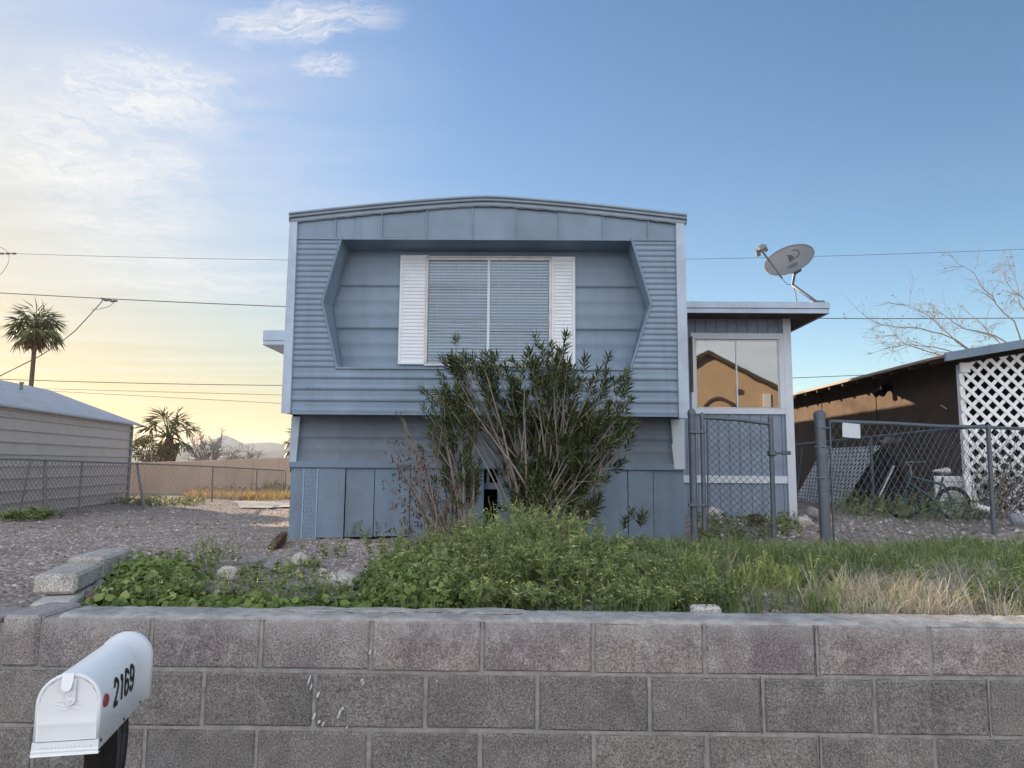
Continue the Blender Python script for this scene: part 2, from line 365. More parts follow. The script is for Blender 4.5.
vm = wt.nodes.new('ShaderNodeVectorMath'); vm.operation = 'SCALE'; wt.links.new(hs.outputs[0], vm.inputs[0]); wt.links.new(gain, vm.inputs['Scale'])
wf = mathn(wt, 'MULTIPLY', hz_, mathn(wt, 'SUBTRACT', 1.0, sw_.outputs[0]))                     # yellow dusk band under the sun
warm = mixc(wt, mathn(wt, 'MINIMUM', mathn(wt, 'MULTIPLY', wf, 1.7), 1.0), vm.outputs[0], mixc(wt, 1.0, vm.outputs[0], (1.0, .84, .50), 'MULTIPLY'))
warm = mixc(wt, mathn(wt, 'MULTIPLY', mathn(wt, 'MULTIPLY', mathn(wt, 'SUBTRACT', 1.0, sw_.outputs[0]), mathn(wt, 'POWER', mathn(wt, 'SUBTRACT', 1.0, hz_), 2.5)), .85), warm, mixc(wt, 1.0, warm, (.80, .91, 1.04), 'MULTIPLY'))      # cooler veil higher up
skyc = mixc(wt, cl, warm, (3.9, 3.8, 3.75))
# fill light added as a bright cloud bank, unseen behind the viewer
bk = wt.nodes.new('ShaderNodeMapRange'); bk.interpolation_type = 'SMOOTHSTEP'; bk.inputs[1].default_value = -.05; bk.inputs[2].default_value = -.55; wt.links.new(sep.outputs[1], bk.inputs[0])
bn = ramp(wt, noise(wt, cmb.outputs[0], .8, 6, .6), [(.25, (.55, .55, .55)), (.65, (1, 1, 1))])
skyc = mixc(wt, mathn(wt, 'MULTIPLY', mathn(wt, 'MULTIPLY', bk.outputs[0], bn), EAST_FILL_MIX), skyc, EAST_FILL)
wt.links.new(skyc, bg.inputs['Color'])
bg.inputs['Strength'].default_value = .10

sl = bpy.data.lights.new('sun', 'SUN'); so = bpy.data.objects.new('sun', sl); COL.objects.link(so)
sl.energy = 5.0; sl.angle = rad(.5); sl.color = (1.0, .78, .55)
so.rotation_euler = sdir.to_track_quat('Z', 'Y').to_euler()
sc.view_settings.view_transform = 'Standard'; sc.view_settings.look = 'None'; sc.view_settings.gamma = 1; sc.view_settings.exposure = 1.3

# ------------------------------------------------------------------ the setting
def grid(xs, ys, f):
    X, Y = np.meshgrid(xs, ys); Z = f(X, Y); V = np.stack([X, Y, Z], -1).reshape(-1, 3); nx = len(xs)
    i = np.arange(len(ys) - 1)[:, None] * nx + np.arange(nx - 1)[None]; i = i.ravel()
    return V, np.stack([i, i + 1, i + nx + 1, i + nx], -1)
xs = np.concatenate([-np.geomspace(4000, 16, 22), np.arange(-15, 12, .14), np.geomspace(12, 4000, 24)])
ys = np.concatenate([np.arange(2.83, 10, .12), np.arange(10, 30, .4), np.geomspace(30, 5000, 26)])
V, Fc = grid(xs, ys, hgt)
tag(np_mesh('ground', V, Fc, M_ground, smooth=True), kind='structure')
b = MB(); b.quad((-400, -6.5, 0), (400, -6.5, 0), (400, 1.0, 0), (-400, 1.0, 0)); tag(b.build('road', M_asphalt), kind='structure')
b = MB(); b.box((-400, 1.0, -.1), (400, 2.70, .12)); tag(b.build('pavement', M_concrete), kind='structure')
b = MB(); b.quad((-4000, -4000, .03), (4000, -4000, .03), (4000, -6.5, .03), (-4000, -6.5, .03)); tag(b.build('far_ground', M_ground), kind='structure')
p_ = np.array([atz(240, 512, .30), atz(320, 513, .30), atz(320, 505.5, .27), atz(234, 505, .27)])
g_ = np.array([[(p_[0] * (1 - u) + p_[1] * u) * (1 - v) + (p_[3] * (1 - u) + p_[2] * u) * v for u in np.linspace(0, 1, 14)] for v in np.linspace(0, 1, 14)]).reshape(-1, 3); g_[:, 2] = hgt(g_[:, 0], g_[:, 1]) + .035
i_ = (np.arange(13)[:, None] * 14 + np.arange(13)[None]).ravel(); tag(np_mesh('path', g_, np.stack([i_, i_ + 1, i_ + 15, i_ + 14], -1), M_concrete), kind='structure')
# hills
M_hill = mat('desert_hill', (.12, .12, .12), .25, .01, .95, spec=.05)
def ridge(name, R, prof, az0, az1, depth, seed):
    r = np.random.default_rng(seed); az = np.linspace(az0, az1, 220); ph = r.uniform(0, 6, 8)
    hts = np.interp(az, prof[0], prof[1])
    for k in range(8): hts = hts * (1 + .10 / (k + 1) * np.sin(az * (1.3 * 1.7 ** k) + ph[k]))
    V = []; rows = [(-.5, -.02), (-.25, .45), (-.1, .8), (0, 1.0), (.5, .5), (1, -.05)]
    for (dr, hf) in rows:
        rr = R + dr * depth + 40 * np.sin(az * 2.1 + dr * 9) * abs(dr); a = np.radians(az)
        wob = 1 + .12 * np.sin(az * 3.7 + dr * 11) + .08 * np.sin(az * 9.1 + dr * 23)
        V.append(np.stack([np.sin(a) * rr, np.cos(a) * rr, 1.6 + hts * np.where(hf < .99, hf * wob, 1) - 4 * (hf < 0)], -1))
    V = np.concatenate(V); n = len(az); i = (np.arange(len(rows) - 1)[:, None] * n + np.arange(n - 1)[None]).ravel()
    tag(np_mesh(name, V, np.stack([i, i + 1, i + n + 1, i + n], -1), M_hill, smooth=True), kind='structure')
def azof(px): d = ray(px, 450); return math.degrees(math.atan2(d[0], d[1]))
def helev(px, py): d = ray(px, py); return d[2] / math.hypot(d[0], d[1])
R1 = 2600
pr = [(130, 452), (180, 448), (205, 442), (232, 437.5), (250, 441), (270, 444), (292, 446), (320, 449), (400, 440), (520, 445), (700, 448), (860, 452)]
ridge('hills', R1, ([azof(p) for p, _ in pr], [helev(*q) * R1 for q in pr]), -75, 60, 500, 3)
R2 = 1500
pr = [(60, 458), (150, 455), (215, 451), (260, 450), (300, 449), (500, 453), (800, 456)]
ridge('foothills', R2, ([azof(p) for p, _ in pr], [helev(*q) * R2 for q in pr]), -75, 60, 350, 5)

# ------------------------------------------------------------------ retaining wall of concrete block
YW = 2.68; TOP = 1.039; P = .4055
wall = thing('retaining_wall', (0, 2.78, 0), 'long low retaining wall of grey concrete blocks along the street', 'wall')
bt, bd, bm = MB(), MB(), MB()
rr = random.Random(3)
def course(mb, x0, z0, z1, lo, hi, skip=None):
    k0 = int((lo - x0) // P) - 1
    for k in range(k0, int((hi - x0) // P) + 2):
        a, c = x0 + k * P, x0 + (k + 1) * P
        if a < lo - .01 or c > hi + .01: continue
        dy = rr.uniform(-.003, .003); mb.rv = rr.random(); j4 = [rr.uniform(-.0022, .0022) for _ in range(4)]
        mb.bbox((a + .006 + j4[0], YW + dy, z0 + .006 + j4[1]), (c - .006 + j4[2], YW + .19, z1 - .006 + min(0, j4[3])), rr.uniform(.003, .010))
course(bt, -1.757, .846, TOP - .006, -1.757, 9.3)
bt.rv = .8; bt.bbox((-1.905, YW - .006, .85), (-1.767, YW + .26, TOP - .004), .012)
course(bt, -1.909 - 18 * P, .846, TOP - .006, -9.0, -1.909)
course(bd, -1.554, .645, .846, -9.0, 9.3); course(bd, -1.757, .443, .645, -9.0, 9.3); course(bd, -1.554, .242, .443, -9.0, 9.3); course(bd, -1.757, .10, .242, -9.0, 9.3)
bm.box((-8.9, YW + .0075, .08), (9.1, YW + .185, TOP - .035))
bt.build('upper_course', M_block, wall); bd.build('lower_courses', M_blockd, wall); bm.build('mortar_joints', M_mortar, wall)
# tooled mortar: uneven ribbons in the joints, a little proud here and there
j = MB()
def ribbon(x0, z0, x1, z1, wd):
    n = max(3, int((abs(x1 - x0) + abs(z1 - z0)) / .035)); vs = []
    for i in range(n + 1):
        t = i / n; x = x0 + (x1 - x0) * t; z = z0 + (z1 - z0) * t; w_ = wd * rr.uniform(.75, 1.3); y = YW + rr.uniform(.0025, .0065)
        if x1 != x0: vs += [(x, y, z - w_), (x, y, z + w_)]
        else: vs += [(x - w_, y, z), (x + w_, y, z)]
    j.add(vs, [(2 * i, 2 * i + 2, 2 * i + 3, 2 * i + 1) for i in range(n)])
for z in (.846, .645, .443, .242): ribbon(-8.8, z, 9.0, z, .0062)
for (x0, z0, z1) in ((-1.757, .85, TOP - .01), (-1.554, .65, .842), (-1.757, .447, .641), (-1.554, .25, .44)):
    for k in range(-16, 26): ribbon(x0 + k * P, z0, x0 + k * P, z1, .0058)
j.build('mortar_pointing', M_mortar, wall)
for (x0, z0, x1, z1) in ((-1.757 + 7 * P, .847, -1.757 + 7 * P + .001, TOP - .02), (-1.554 + 6 * P, .646, -1.554 + 6 * P + .001, .846), (-1.757 + 7 * P, .445, -1.757 + 7 * P + .001, .645), (-1.554 + 8 * P, .646, -1.554 + 8 * P + .001, .846), (-1.757 + 1 * P, .846, -1.757 + 1 * P + .001, .95)):
    b = MB(); n = 14; vs = []
    for i in range(n + 1):
        z = z0 + (z1 - z0) * i / n; x = x0 - .0045 + rr.uniform(-.0016, .0016); w_ = rr.uniform(.0006, .0019); vs += [(x - w_, YW + .0018, z), (x + w_, YW + .0018, z)]
    b.add(vs, [(2 * i, 2 * i + 1, 2 * i + 3, 2 * i + 2) for i in range(n)]); b.build('joint_crack', mat('crack_shadow', (.02, .018, .017), .2, 9, .95), wall)
# mortar cap crust on the top
def crust(xa, xb, y0, y1, z, seed, th=.004):
    r = np.random.default_rng(seed); n = max(4, int(abs(xb - xa) / .022)); xs = np.linspace(xa, xb, n); rows = 7
    fz = np.cumsum(r.normal(0, 1, n)); fz = (fz - np.convolve(fz, np.ones(25) / 25, 'same')); ff = .0022 * fz / (np.abs(fz).mean() + 1e-6)
    V = []
    for k in range(rows):
        t = k / (rows - 1); y = y0 + (y1 - y0) * t + (ff * (1 if k in (0,) else .6) if k in (0, rows - 1) else 0) * .9
        zz = z + th + r.normal(0, .0016, n) + (0 if 0 < k < rows - 1 else -.006)
        V.append(np.stack([xs, np.full(n, 0) + y, zz], -1))
    V.insert(0, V[0] * [1, 1, 0] + [0, -.002, z - .008]); V.append(V[-1] * [1, 1, 0] + [0, 0, z - .03])
    rows = len(V); V = np.concatenate(V); i = (np.arange(rows - 1)[:, None] * n + np.arange(n - 1)[None]).ravel()
    return V, np.stack([i, i + 1, i + n + 1, i + n], -1)
Vc, Fcx = crust(-1.70, 9.0, YW + .008, YW + .194, TOP - .0055, 4)
np_mesh('mortar_cap', Vc, Fcx, M_cap, wall)
# broken mortar flakes lying on the cap, a thicker crust between px 280 and 500
fl = MB()
def slab(mb, cx, cy, z, lx, ly, th, ang, seed):
    r = random.Random(seed); n = 25; pts = []
    for k in range(n):
        t = 2 * math.pi * k / n; q = r.uniform(.82, 1.06); x, y = lx * q * math.cos(t), ly * q * math.sin(t)
        pts.append((cx + x * math.cos(ang) - y * math.sin(ang), cy + x * math.sin(ang) + y * math.cos(ang)))
    mb.prism(pts, 2, z, z + th)
for (pa, pb, s) in ((278, 345, 1), (340, 420, 2), (415, 470, 3), (455, 530, 4)):
    A_, B_ = at(pa, 610, YW + .12), at(pb, 610, YW + .12)
    slab(fl, (A_[0] + B_[0]) / 2, YW + .12 + .022 - .008 * (s % 3), TOP - .0005, (B_[0] - A_[0]) / 2, .05 - .006 * (s % 4), .004 + .001 * (s % 3), 0, s)
fl.build('mortar_flakes', M_cap, wall)
# side stub running back into the yard
st = MB(); SD = np.array([-math.sin(rad(19)), math.cos(rad(19))]); S0 = np.array([-1.845, 2.78])
def stubbox(mb, k0, k1, z0, z1, w=.074, off=0, bev=.012, yaw=0):
    c = S0 + SD * (k0 + k1) / 2 + np.array([SD[1], -SD[0]]) * off
    mb.bbox((-w, -(k1 - k0) / 2, -(z1 - z0) / 2), (w, (k1 - k0) / 2, (z1 - z0) / 2), bev, rot=Matrix.Rotation(rad(19 + yaw), 3, 'Z'), c=(c[0], c[1], (z0 + z1) / 2))
for k in range(4):
    st.rv = .5 + .5 * rr.random(); stubbox(st, .165 + k * .405, .165 + k * .405 + .396, .6, TOP - .006 - .004 * k)
st.build('return_course', M_stub, wall)
# pale paint drips on the face
M_drip = mat('dried_paint', (.62, .62, .62), .1, 30, .7)
dp = MB()
for (px, py, ln_, wd) in ((309, 680, 8, 1.6), (311, 687, 5, 1.2), (318, 695, 5, 2.2), (314, 716, 6, 2), (319, 722, 3, 2), (323, 724, 4, 1.5), (340, 712, 7, 2.2), (342, 709, 3, 3), (338, 717, 3, 1.4), (347, 727, 3, 1.2), (370, 652, 4, 2), (363, 683, 4, 1.2), (362, 680, 3, 2), (437, 681, 2, 1.4)):
    a_ = at(px, py, YW - .004); k_ = YW / F; r_ = random.Random(px * 7 + py)
    pts = [(a_[0] + wd * k_ * r_.uniform(.6, 1.1) * math.cos(t) * .6 + ln_ * k_ * .18 * math.sin(t), a_[2] + ln_ * k_ * r_.uniform(.8, 1.1) * math.sin(t) * .6) for t in np.linspace(0, 2 * math.pi, 9)[:-1]]
    dp.prism(pts, 1, YW - .0045, YW - .0015)
dp.build('paint_drip', M_drip, wall)

# loose cap blocks on the stub
def rbox(name, c, size, ang, m, label, cat, group=None, tilt=(0, 0), rv=.5, bev=.012):
    b = MB(); b.rv = rv
    R = Matrix.Rotation(ang, 3, 'Z') @ Matrix.Rotation(tilt[0], 3, 'X') @ Matrix.Rotation(tilt[1], 3, 'Y')
    s = np.array(size) / 2; b.bbox(-s, s, bev, rot=R, c=c)
    return tag(b.build(name, m, origin=(c[0], c[1], c[2] - size[2] / 2)), label, cat, group)
for (k0, k1, z0, z1, off, yaw, lb) in ((.30, .70, TOP, TOP + .085, -.012, -3, 'flat grey block lying loose across the middle of the side stub'), (.76, 1.16, TOP - .01, TOP + .10, .02, -10, 'flat grey block at the far end of the side stub')):
    b = MB(); b.rv = .9; stubbox(b, k0, k1, z0, z1, .082, off, .014, yaw); q = S0 + SD * (k0 + k1) / 2
    tag(b.build('cap_block', M_stub, origin=(q[0], q[1], z0)), lb, 'block')

# ------------------------------------------------------------------ mailbox
M_mail = mat('white_enamel', (.86, .87, .89), .05, 6, .36, .05, 7, spec=.5, rust=.12, dirt=(.62, .59, .55), dirtamt=.18, dscale=3)
M_ink = mat('black_vinyl', (.012, .012, .012), .1, 8, .5)
M_red = mat('red_reflector', (.32, .035, .05), .2, 200, .3, .3, 300, spec=.5)
M_wood = mat('dark_stained_wood', (.02, .015, .012), .3, 9, .75, .4, 60, spec=.2)
f0 = np.array([-1.0665, 1.75]); r0 = np.array([-1.157, 2.16]); L_ = np.linalg.norm(r0 - f0); ax_ = (r0 - f0) / L_; sx_ = np.array([ax_[1], -ax_[0]])
W_, Z0, ZS, ZT = .0675, .917, 1.030, 1.097
def mp(u, s, z): q = f0 + ax_ * u + sx_ * s; return (q[0], q[1], z)
def arch(w=W_, grow=0, n=18):
    a = [(-w - grow, Z0 - grow * .6), (-w - grow, ZS)]
    a += [((w + grow) * -math.cos(t), ZS + (ZT - ZS + grow) * math.sin(t)) for t in np.linspace(0, math.pi, n)[1:-1]]
    return a + [(w + grow, ZS), (w + grow, Z0 - grow * .6)]
mbx = thing('mailbox', (float((f0 + ax_ * L_ / 2)[0]), float((f0 + ax_ * L_ / 2)[1]), .12), 'white round-topped mailbox marked 2169 on a dark post by the street', 'mailbox')
b = MB(); A_ = arch(); n = len(A_); us = [0, .008, .012, L_ * .33, L_ * .66, L_ - .03, L_ - .022, L_ - .018, L_]
gr = [0.0, 0, 0, 0, 0, 0, .0045, .0045, .0045]
vs = []
for u, g in zip(us, gr): vs += [mp(u, s, z) for s, z in arch(W_, g)]
fs = [(i * n + k, i * n + (k + 1) % n, (i + 1) * n + (k + 1) % n, (i + 1) * n + k) for i in range(len(us) - 1) for k in range(n)]
b.add(vs, fs, True); b.add(vs[-n:], [tuple(range(n))])
b.build('shell', M_mail, mbx)
# door: dished panel with a rolled rim, two pressed creases, flared foot
b = MB(); rings = [(.003, .004), (.0035, -.004), (.0015, -.008), (-.002, -.0085), (-.0055, -.0058)]
vs = []
for g, u in rings: vs += [mp(u, s, max(z, Z0 + .03)) for s, z in arch(W_, g)]
fs = [(i * n + (k + 1) % n, i * n + k, (i + 1) * n + k, (i + 1) * n + (k + 1) % n) for i in range(len(rings) - 1) for k in range(n)]
b.add(vs, fs, True)
zs = [Z0 + .03, Z0 + .045, Z0 + .064, Z0 + .068, Z0 + .072, ZS - .02, ZS, ZS + .02, ZS + .04, ZS + .055, ZS + .066]
def hw(z): return (W_ - .0054) * (1 if z <= ZS else math.sqrt(max(.02, 1 - ((z - ZS) / (ZT - ZS - .0054)) ** 2)))
cols = np.linspace(-1, 1, 13); vs = []
for i, z in enumerate(zs):
    for c in cols:
        u = -.0058 + (-.0011 if i == 3 else 0) + .0015 * (1 - c * c)
        vs.append(mp(u, c * hw(z), z))
fs = [(i * 13 + k, i * 13 + k + 1, (i + 1) * 13 + k + 1, (i + 1) * 13 + k) for i in range(len(zs) - 1) for k in range(12)]
b.add(vs, fs, True)
fl_ = [(-.005, Z0 + .0295), (-.0085, Z0 + .028), (-.009, Z0 + .012), (-.0102, Z0 + .009), (-.0096, Z0 + .004), (-.0115, Z0 - .002), (.004, Z0 - .002)]
vs = []
for u, z in fl_:
    e = W_ + .0035 + (Z0 + .029 - z) * .05
    vs += [mp(u, -e, z), mp(u, e, z)]
b.add(vs, [(2 * i, 2 * i + 1, 2 * i + 3, 2 * i + 2) for i in range(len(fl_) - 1)])
dr_ = b.build('door', M_mail, mbx)
# pressed ornament on the door, too worn to read
b = MB()
for k, (z, wd) in enumerate(((ZS + .004, .026), (ZS - .004, .031), (ZS - .012, .022))):
    pts = [mp(-.0062, -wd + 2 * wd * t, z + .003 * math.sin(t * 9 + k)) for t in np.linspace(0, 1, 12)]
    b.tube(pts, .0006, 5)
b.build('ornament', M_mail, dr_); b = MB()
for k in range(14):
    s = -.055 + k * .0082; b.tube([mp(-.0092, s, Z0 + .014), mp(-.0092, s + .003, Z0 + .020), mp(-.0092, s + .006, Z0 + .015)], .0008, 4)
b.build('ornament', M_mail, dr_)
b = MB()
lt = [(-.0125, ZT - .052), (-.0125, ZT - .005)]
pl = [(.011 * math.cos(t), ZT - .058 + .011 * math.sin(t)) for t in np.linspace(math.pi, 2 * math.pi, 9)] + [(.011, ZT - .01), (-.011, ZT - .01)]
b.add([mp(-.0115, s + .004, z) for s, z in pl] + [mp(-.008, s + .004, z) for s, z in pl], [tuple(range(len(pl)))[::-1]] + [(i, (i + 1) % len(pl), (i + 1) % len(pl) + len(pl), i + len(pl)) for i in range(len(pl))])
pl2 = [(.012 * math.cos(t), ZT - .022 + .013 * math.sin(t)) for t in np.linspace(math.pi, 2 * math.pi, 9)] + [(.0125, ZT + .004), (-.0125, ZT + .004)]
b.add([mp(-.023 + .35 * max(0, z - ZT + .03), s - .003, z) for s, z in pl2] + [mp(-.019 + .35 * max(0, z - ZT + .03), s - .003, z) for s, z in pl2], [tuple(range(len(pl2)))[::-1]] + [(i, (i + 1) % len(pl2), (i + 1) % len(pl2) + len(pl2), i + len(pl2)) for i in range(len(pl2))])
for z in (ZT - .046, ZT - .058): b.tube([mp(-.014, .004, z), mp(-.009, .004, z)], .0032, 8)
b.build('latch', M_mail, dr_)
# reflector, screws, house number on the right side
def disc(mb, c, nrm, r, th, n=16):
    nrm = np.array(nrm, float); a = np.cross(nrm, [0, 0, 1.]); a /= np.linalg.norm(a); u = np.cross(nrm, a); c = np.array(c, float)
    o = [c + r * (math.cos(t) * a + math.sin(t) * u) for t in np.linspace(0, 2 * math.pi, n + 1)[:-1]]
    i = [c + nrm * th + r * .8 * (math.cos(t) * a + math.sin(t) * u) for t in np.linspace(0, 2 * math.pi, n + 1)[:-1]]
    mb.add(o + i, [(k, (k + 1) % n, (k + 1) % n + n, k + n) for k in range(n)] + [tuple(range(n, 2 * n))])
sn = (sx_[0], sx_[1], 0)
b = MB(); disc(b, mp(.032, W_, 1.022), sn, .0165, .005); b.build('reflector', M_red, mbx)
for (u, z) in ((.018, Z0 + .018), (.19, Z0 + .008), (.33, Z0 + .008)):
    b = MB(); disc(b, mp(u, W_, z), sn, .0042, .002, 8); b.build('screw', M_wood, mbx)
def arcpts(cx, cz, rx, rz, a0, a1, n=18): return [(cx + rx * math.cos(t), cz + rz * math.sin(t)) for t in np.linspace(a0, a1, n)]
six = arcpts(.30, .70, .27, .27, .25, math.pi, 12) + [(.03, .6), (.03, .5), (.03, .4)] + arcpts(.30, .30, .27, .27, math.pi, 3 * math.pi, 26)
DIG = {'2': arcpts(.30, .71, .27, .26, math.pi * 1.0, -.35, 16) + [(.50, .52), (.38, .36), (.22, .18), (.06, .04)], '2b': [(.0, .035), (.2, .035), (.4, .035), (.60, .035)],
       '1': [(.16, .80), (.26, .88), (.34, .97)], '1b': [(.36, .99), (.36, .75), (.36, .5), (.36, .25), (.36, .0)], '6': six, '9': [(.6 - x, 1 - z) for x, z in six]}
def side(u, z, off=.0016):
    s_ = W_ if z < ZS else W_ * math.sqrt(max(0, 1 - ((z - ZS) / (ZT - ZS)) ** 2)); return mp(u, s_ + off, z)
UN0, UN1, ZN0, ZN1 = .094, .262, .986, 1.051
for k, keys in enumerate((('2', '2b'), ('1', '1b'), ('6',), ('9',))):
    b = MB(); cw = (UN1 - UN0) / 4
    for lay, key in enumerate(keys):
        P_ = np.array(DIG[key]); Q = [P_[0]]
        for a, c in zip(P_[:-1], P_[1:]):
            m_ = max(1, int(np.linalg.norm(c - a) / .06)); Q += [a + (c - a) * i / m_ for i in range(1, m_ + 1)]
        Q = np.array(Q) * [cw * 1.20, ZN1 - ZN0] + [UN0 + cw * k, ZN0]; T_ = np.gradient(Q, axis=0); T_ /= np.linalg.norm(T_, axis=1, keepdims=True); Nn = np.stack([-T_[:, 1], T_[:, 0]], 1); hw_ = .0058
        vs = []
        for q, nn_ in zip(Q, Nn): vs += [side(*(q + nn_ * hw_), .0016 + .0004 * lay), side(*(q - nn_ * hw_), .0016 + .0004 * lay)]
        b.add(vs, [(2 * i, 2 * i + 1, 2 * i + 3, 2 * i + 2) for i in range(len(Q) - 1)])
    b.build('digit', M_ink, mbx)
# post with a bent conduit behind it
b = MB(); pc = f0 + ax_ * .15 + sx_ * .03
b.bbox((pc[0] - .02, pc[1] - .045, .12), (pc[0] + .02, pc[1] + .045, Z0 - .012), .006); b.build('post', M_wood, mbx)
b = MB(); b.bbox((-.045, 0, 0), (.045, .26, .012), .003, rot=np.array([[sx_[0], ax_[0], 0], [sx_[1], ax_[1], 0], [0, 0, 1]]), c=mp(.2, 0, Z0 - .007)); b.build('base_board', M_wood, mbx)
b = MB(); b.tube([mp(.30, .035, Z0 - .01), mp(.295, .04, Z0 - .06), mp(.27, .045, Z0 - .12), mp(.22, .05, Z0 - .18), mp(.2, .05, Z0 - .3), mp(.2, .05, .12)], .013, 8)
b.build('support_pipe', M_ink, mbx)
# ------------------------------------------------------------------ mobile home
HY, HB = 7.6, 7.92                       # front plane of the projecting upper half, plane of the recessed wall
HXL, HXR, HBACK = -2.555, 1.785, 25.5
ZSOF, ZLED, ZOVB = 4.088, 2.632, 2.137
home = thing('mobile_home', (-.39, 7.9, .8), 'blue-grey mobile home with arched roof and a deep recessed picture window', 'mobile home')
def roofz(x): t = (x + .385) / 2.215; return 4.345 + .205 * (1 - abs(t) ** 1.32 * (1 if abs(t) > .16 else .75 + .25 * abs(t) / .16))
# main shell: sides, rear, underside, upper front panels
b = MB()
arcx = np.linspace(HXL + .02, HXR - .02, 25)
b.quad((HXL, HY + .01, ZOVB), (HXL, HY + .01, 4.33), (HXL, HBACK, 4.33), (HXL, HBACK, ZOVB)); b.quad((HXR, HY + .01, ZOVB), (HXR, HBACK, ZOVB), (HXR, HBACK, 4.33), (HXR, HY + .01, 4.33))
b.quad((HXL, HB, 1.5), (HXL, HB, ZOVB), (HXL, HBACK, ZOVB), (HXL, HBACK, 1.5)); b.quad((HXR, HB, 1.5), (HXR, HBACK, 1.5), (HXR, HBACK, ZOVB), (HXR, HB, ZOVB))
b.quad((HXL, HBACK, 1.5), (HXL, HBACK, 4.4), (HXR, HBACK, 4.4), (HXR, HBACK, 1.5))
b.quad((HXL, HY, ZOVB), (HXR, HY, ZOVB), (HXR, HB + .05, ZOVB + .004), (HXL, HB + .05, ZOVB + .004))
b.build('outer_wall', M_siding, home)
# vertical panels of the gable above the recess
b = MB(); X0, X1 = HXL + .07, HXR - .08; seam = sorted(at(p, 225, HY)[0] for p in (336, 382, 427, 472, 516, 559, 603, 648)); ed = [X0] + seam + [X1]
for i in range(len(ed) - 1):
    n = 6; xs_ = np.linspace(ed[i] + .004, ed[i + 1] - .004, n); dy = .0025 * ((i * 7) % 3 - 1)
    vs = []
    for k, x in enumerate(xs_): bow = .004 * math.sin(math.pi * k / (n - 1)) * ((i % 3) - 1); vs += [(x, HY + dy + bow, ZSOF - .012), (x, HY + dy + bow, roofz(x) - .085)]
    b.add(vs, [(2 * k, 2 * k + 2, 2 * k + 3, 2 * k + 1) for k in range(n - 1)], True)
    x = ed[i + 1]
    if i < len(ed) - 2: b.box((x - .007, HY - .016, ZSOF - .01), (x + .007, HY + .01, roofz(x) - .09))
b.box((X0, HY - .012, ZSOF - .028), (X1, HY + .012, ZSOF - .006))
b.build('gable_panel', M_siding, home)
# fine horizontal ribs beside the recess
Lo = [at(342, 240, HY), at(322.5, 302, HY), at(337, 368, HY)]; Ro = [at(631, 242, HY), at(651, 304, HY), at(630, 369, HY)]
for q in (Lo, Ro): q[0][2] = ZSOF; q[2][2] = ZLED
Li = [at(350.5, 251, HB), at(334, 308, HB), at(343.5, 366, HB)]; Ri = [at(627.5, 252, HB), at(644.5, 306, HB), at(628.5, 369, HB)]
zi_ = (Li[0][2] + Ri[0][2]) / 2
for q in (Li, Ri): q[0][2] = zi_; q[1][2] = (Lo[1][2] + Ro[1][2]) / 2; q[2][2] = ZLED + .02
def edge(q):
    zz = [p[2] for p in q][::-1]; xx = [p[0] for p in q][::-1]
    return lambda z: float(np.interp(z, zz, xx))
def ribprof(y, z0, z1, pitch, depth, shape):
    n = max(1, round((z1 - z0) / pitch)); pr = []
    for k in range(n):
        for (t, d) in shape: pr.append((y - depth * d, z0 + (z1 - z0) * (k + t) / n))
    return pr + [(y, z1)]
fine = [(0, 0), (.1, .3), (.2, .75), (.32, 1), (.45, 1), (.6, .75), (.78, .3), (.92, .04)]
b = MB()
pf = ribprof(HY + .004, ZLED, ZSOF - .02, .0615, .0095, fine)
b.profile(pf, HXL + .07, edge(Lo)); b.build('ribbed_panel', M_siding, home)
b = MB(); b.profile(pf, edge(Ro), HXR - .08); b.build('ribbed_panel', M_siding, home)
# wide-rib apron below the recess
b = MB()
wide = [(0, 0), (.05, .35), (.10, .85), (.16, 1), (.30, .95), (.38, .7), (.46, .3), (.56, .1), (.75, .25), (.92, .05)]
b.profile(ribprof(HY + .006, ZOVB, ZLED, .124, .014, wide), HXL + .07, HXR - .08)
b.box((HXL + .10, HY - .016, ZOVB - .014), (HXR - .10, HY + .006, ZOVB + .012))
b.box((Lo[2][0] - .02, HY - .016, ZLED - .012), (Ro[2][0] + .02, HY + .01, ZLED + .006))
# the dented patch at the left of the apron
for k in range(6): a_ = at(308 + k * 2.3, 388 + (k % 2) * 1.2, HY); b.tube([a_ + [0, -.006, 0], a_ + [.016, -.012, .004 * (-1) ** k]], .004, 4)
b.build('apron_siding', M_siding, home)
# recess: back wall, reveals, soffit, ledge
b = MB(); lap = [(0, .3), (.012, 1), (.05, 1), (.16, .7), (.27, .55), (.32, .8), (.37, .9), (.42, .75), (.48, .5), (.58, .4), (.64, .7), (.69, .85), (.74, .6), (.82, .3), (.97, 0)]
b.profile(ribprof(HB + .014, ZLED + .0, ZSOF + .02, .478, .018, lap), edge(Li), edge(Ri)); b.build('recess_siding', M_siding, home)
b = MB()
for o_, i_ in ((Lo, Li), (Ro, Ri)):
    b.quad(o_[0], o_[1], i_[1], i_[0]); b.quad(o_[1], o_[2], i_[2], i_[1])
    sgn = 1 if o_ is Lo else -1
    b.tube([p + [0, -.008, 0] for p in o_], .013, 6)
    m_ = [p * .12 + q * .88 + np.array([sgn * .012, 0, 0]) for p, q in zip(o_, i_)]; b.tube(m_, .006, 5)
b.quad(Lo[0], Li[0], Ri[0], Ro[0]); b.quad(Lo[2], Ro[2], Ri[2], Li[2])
b.build('recess_reveal', M_siding, home)
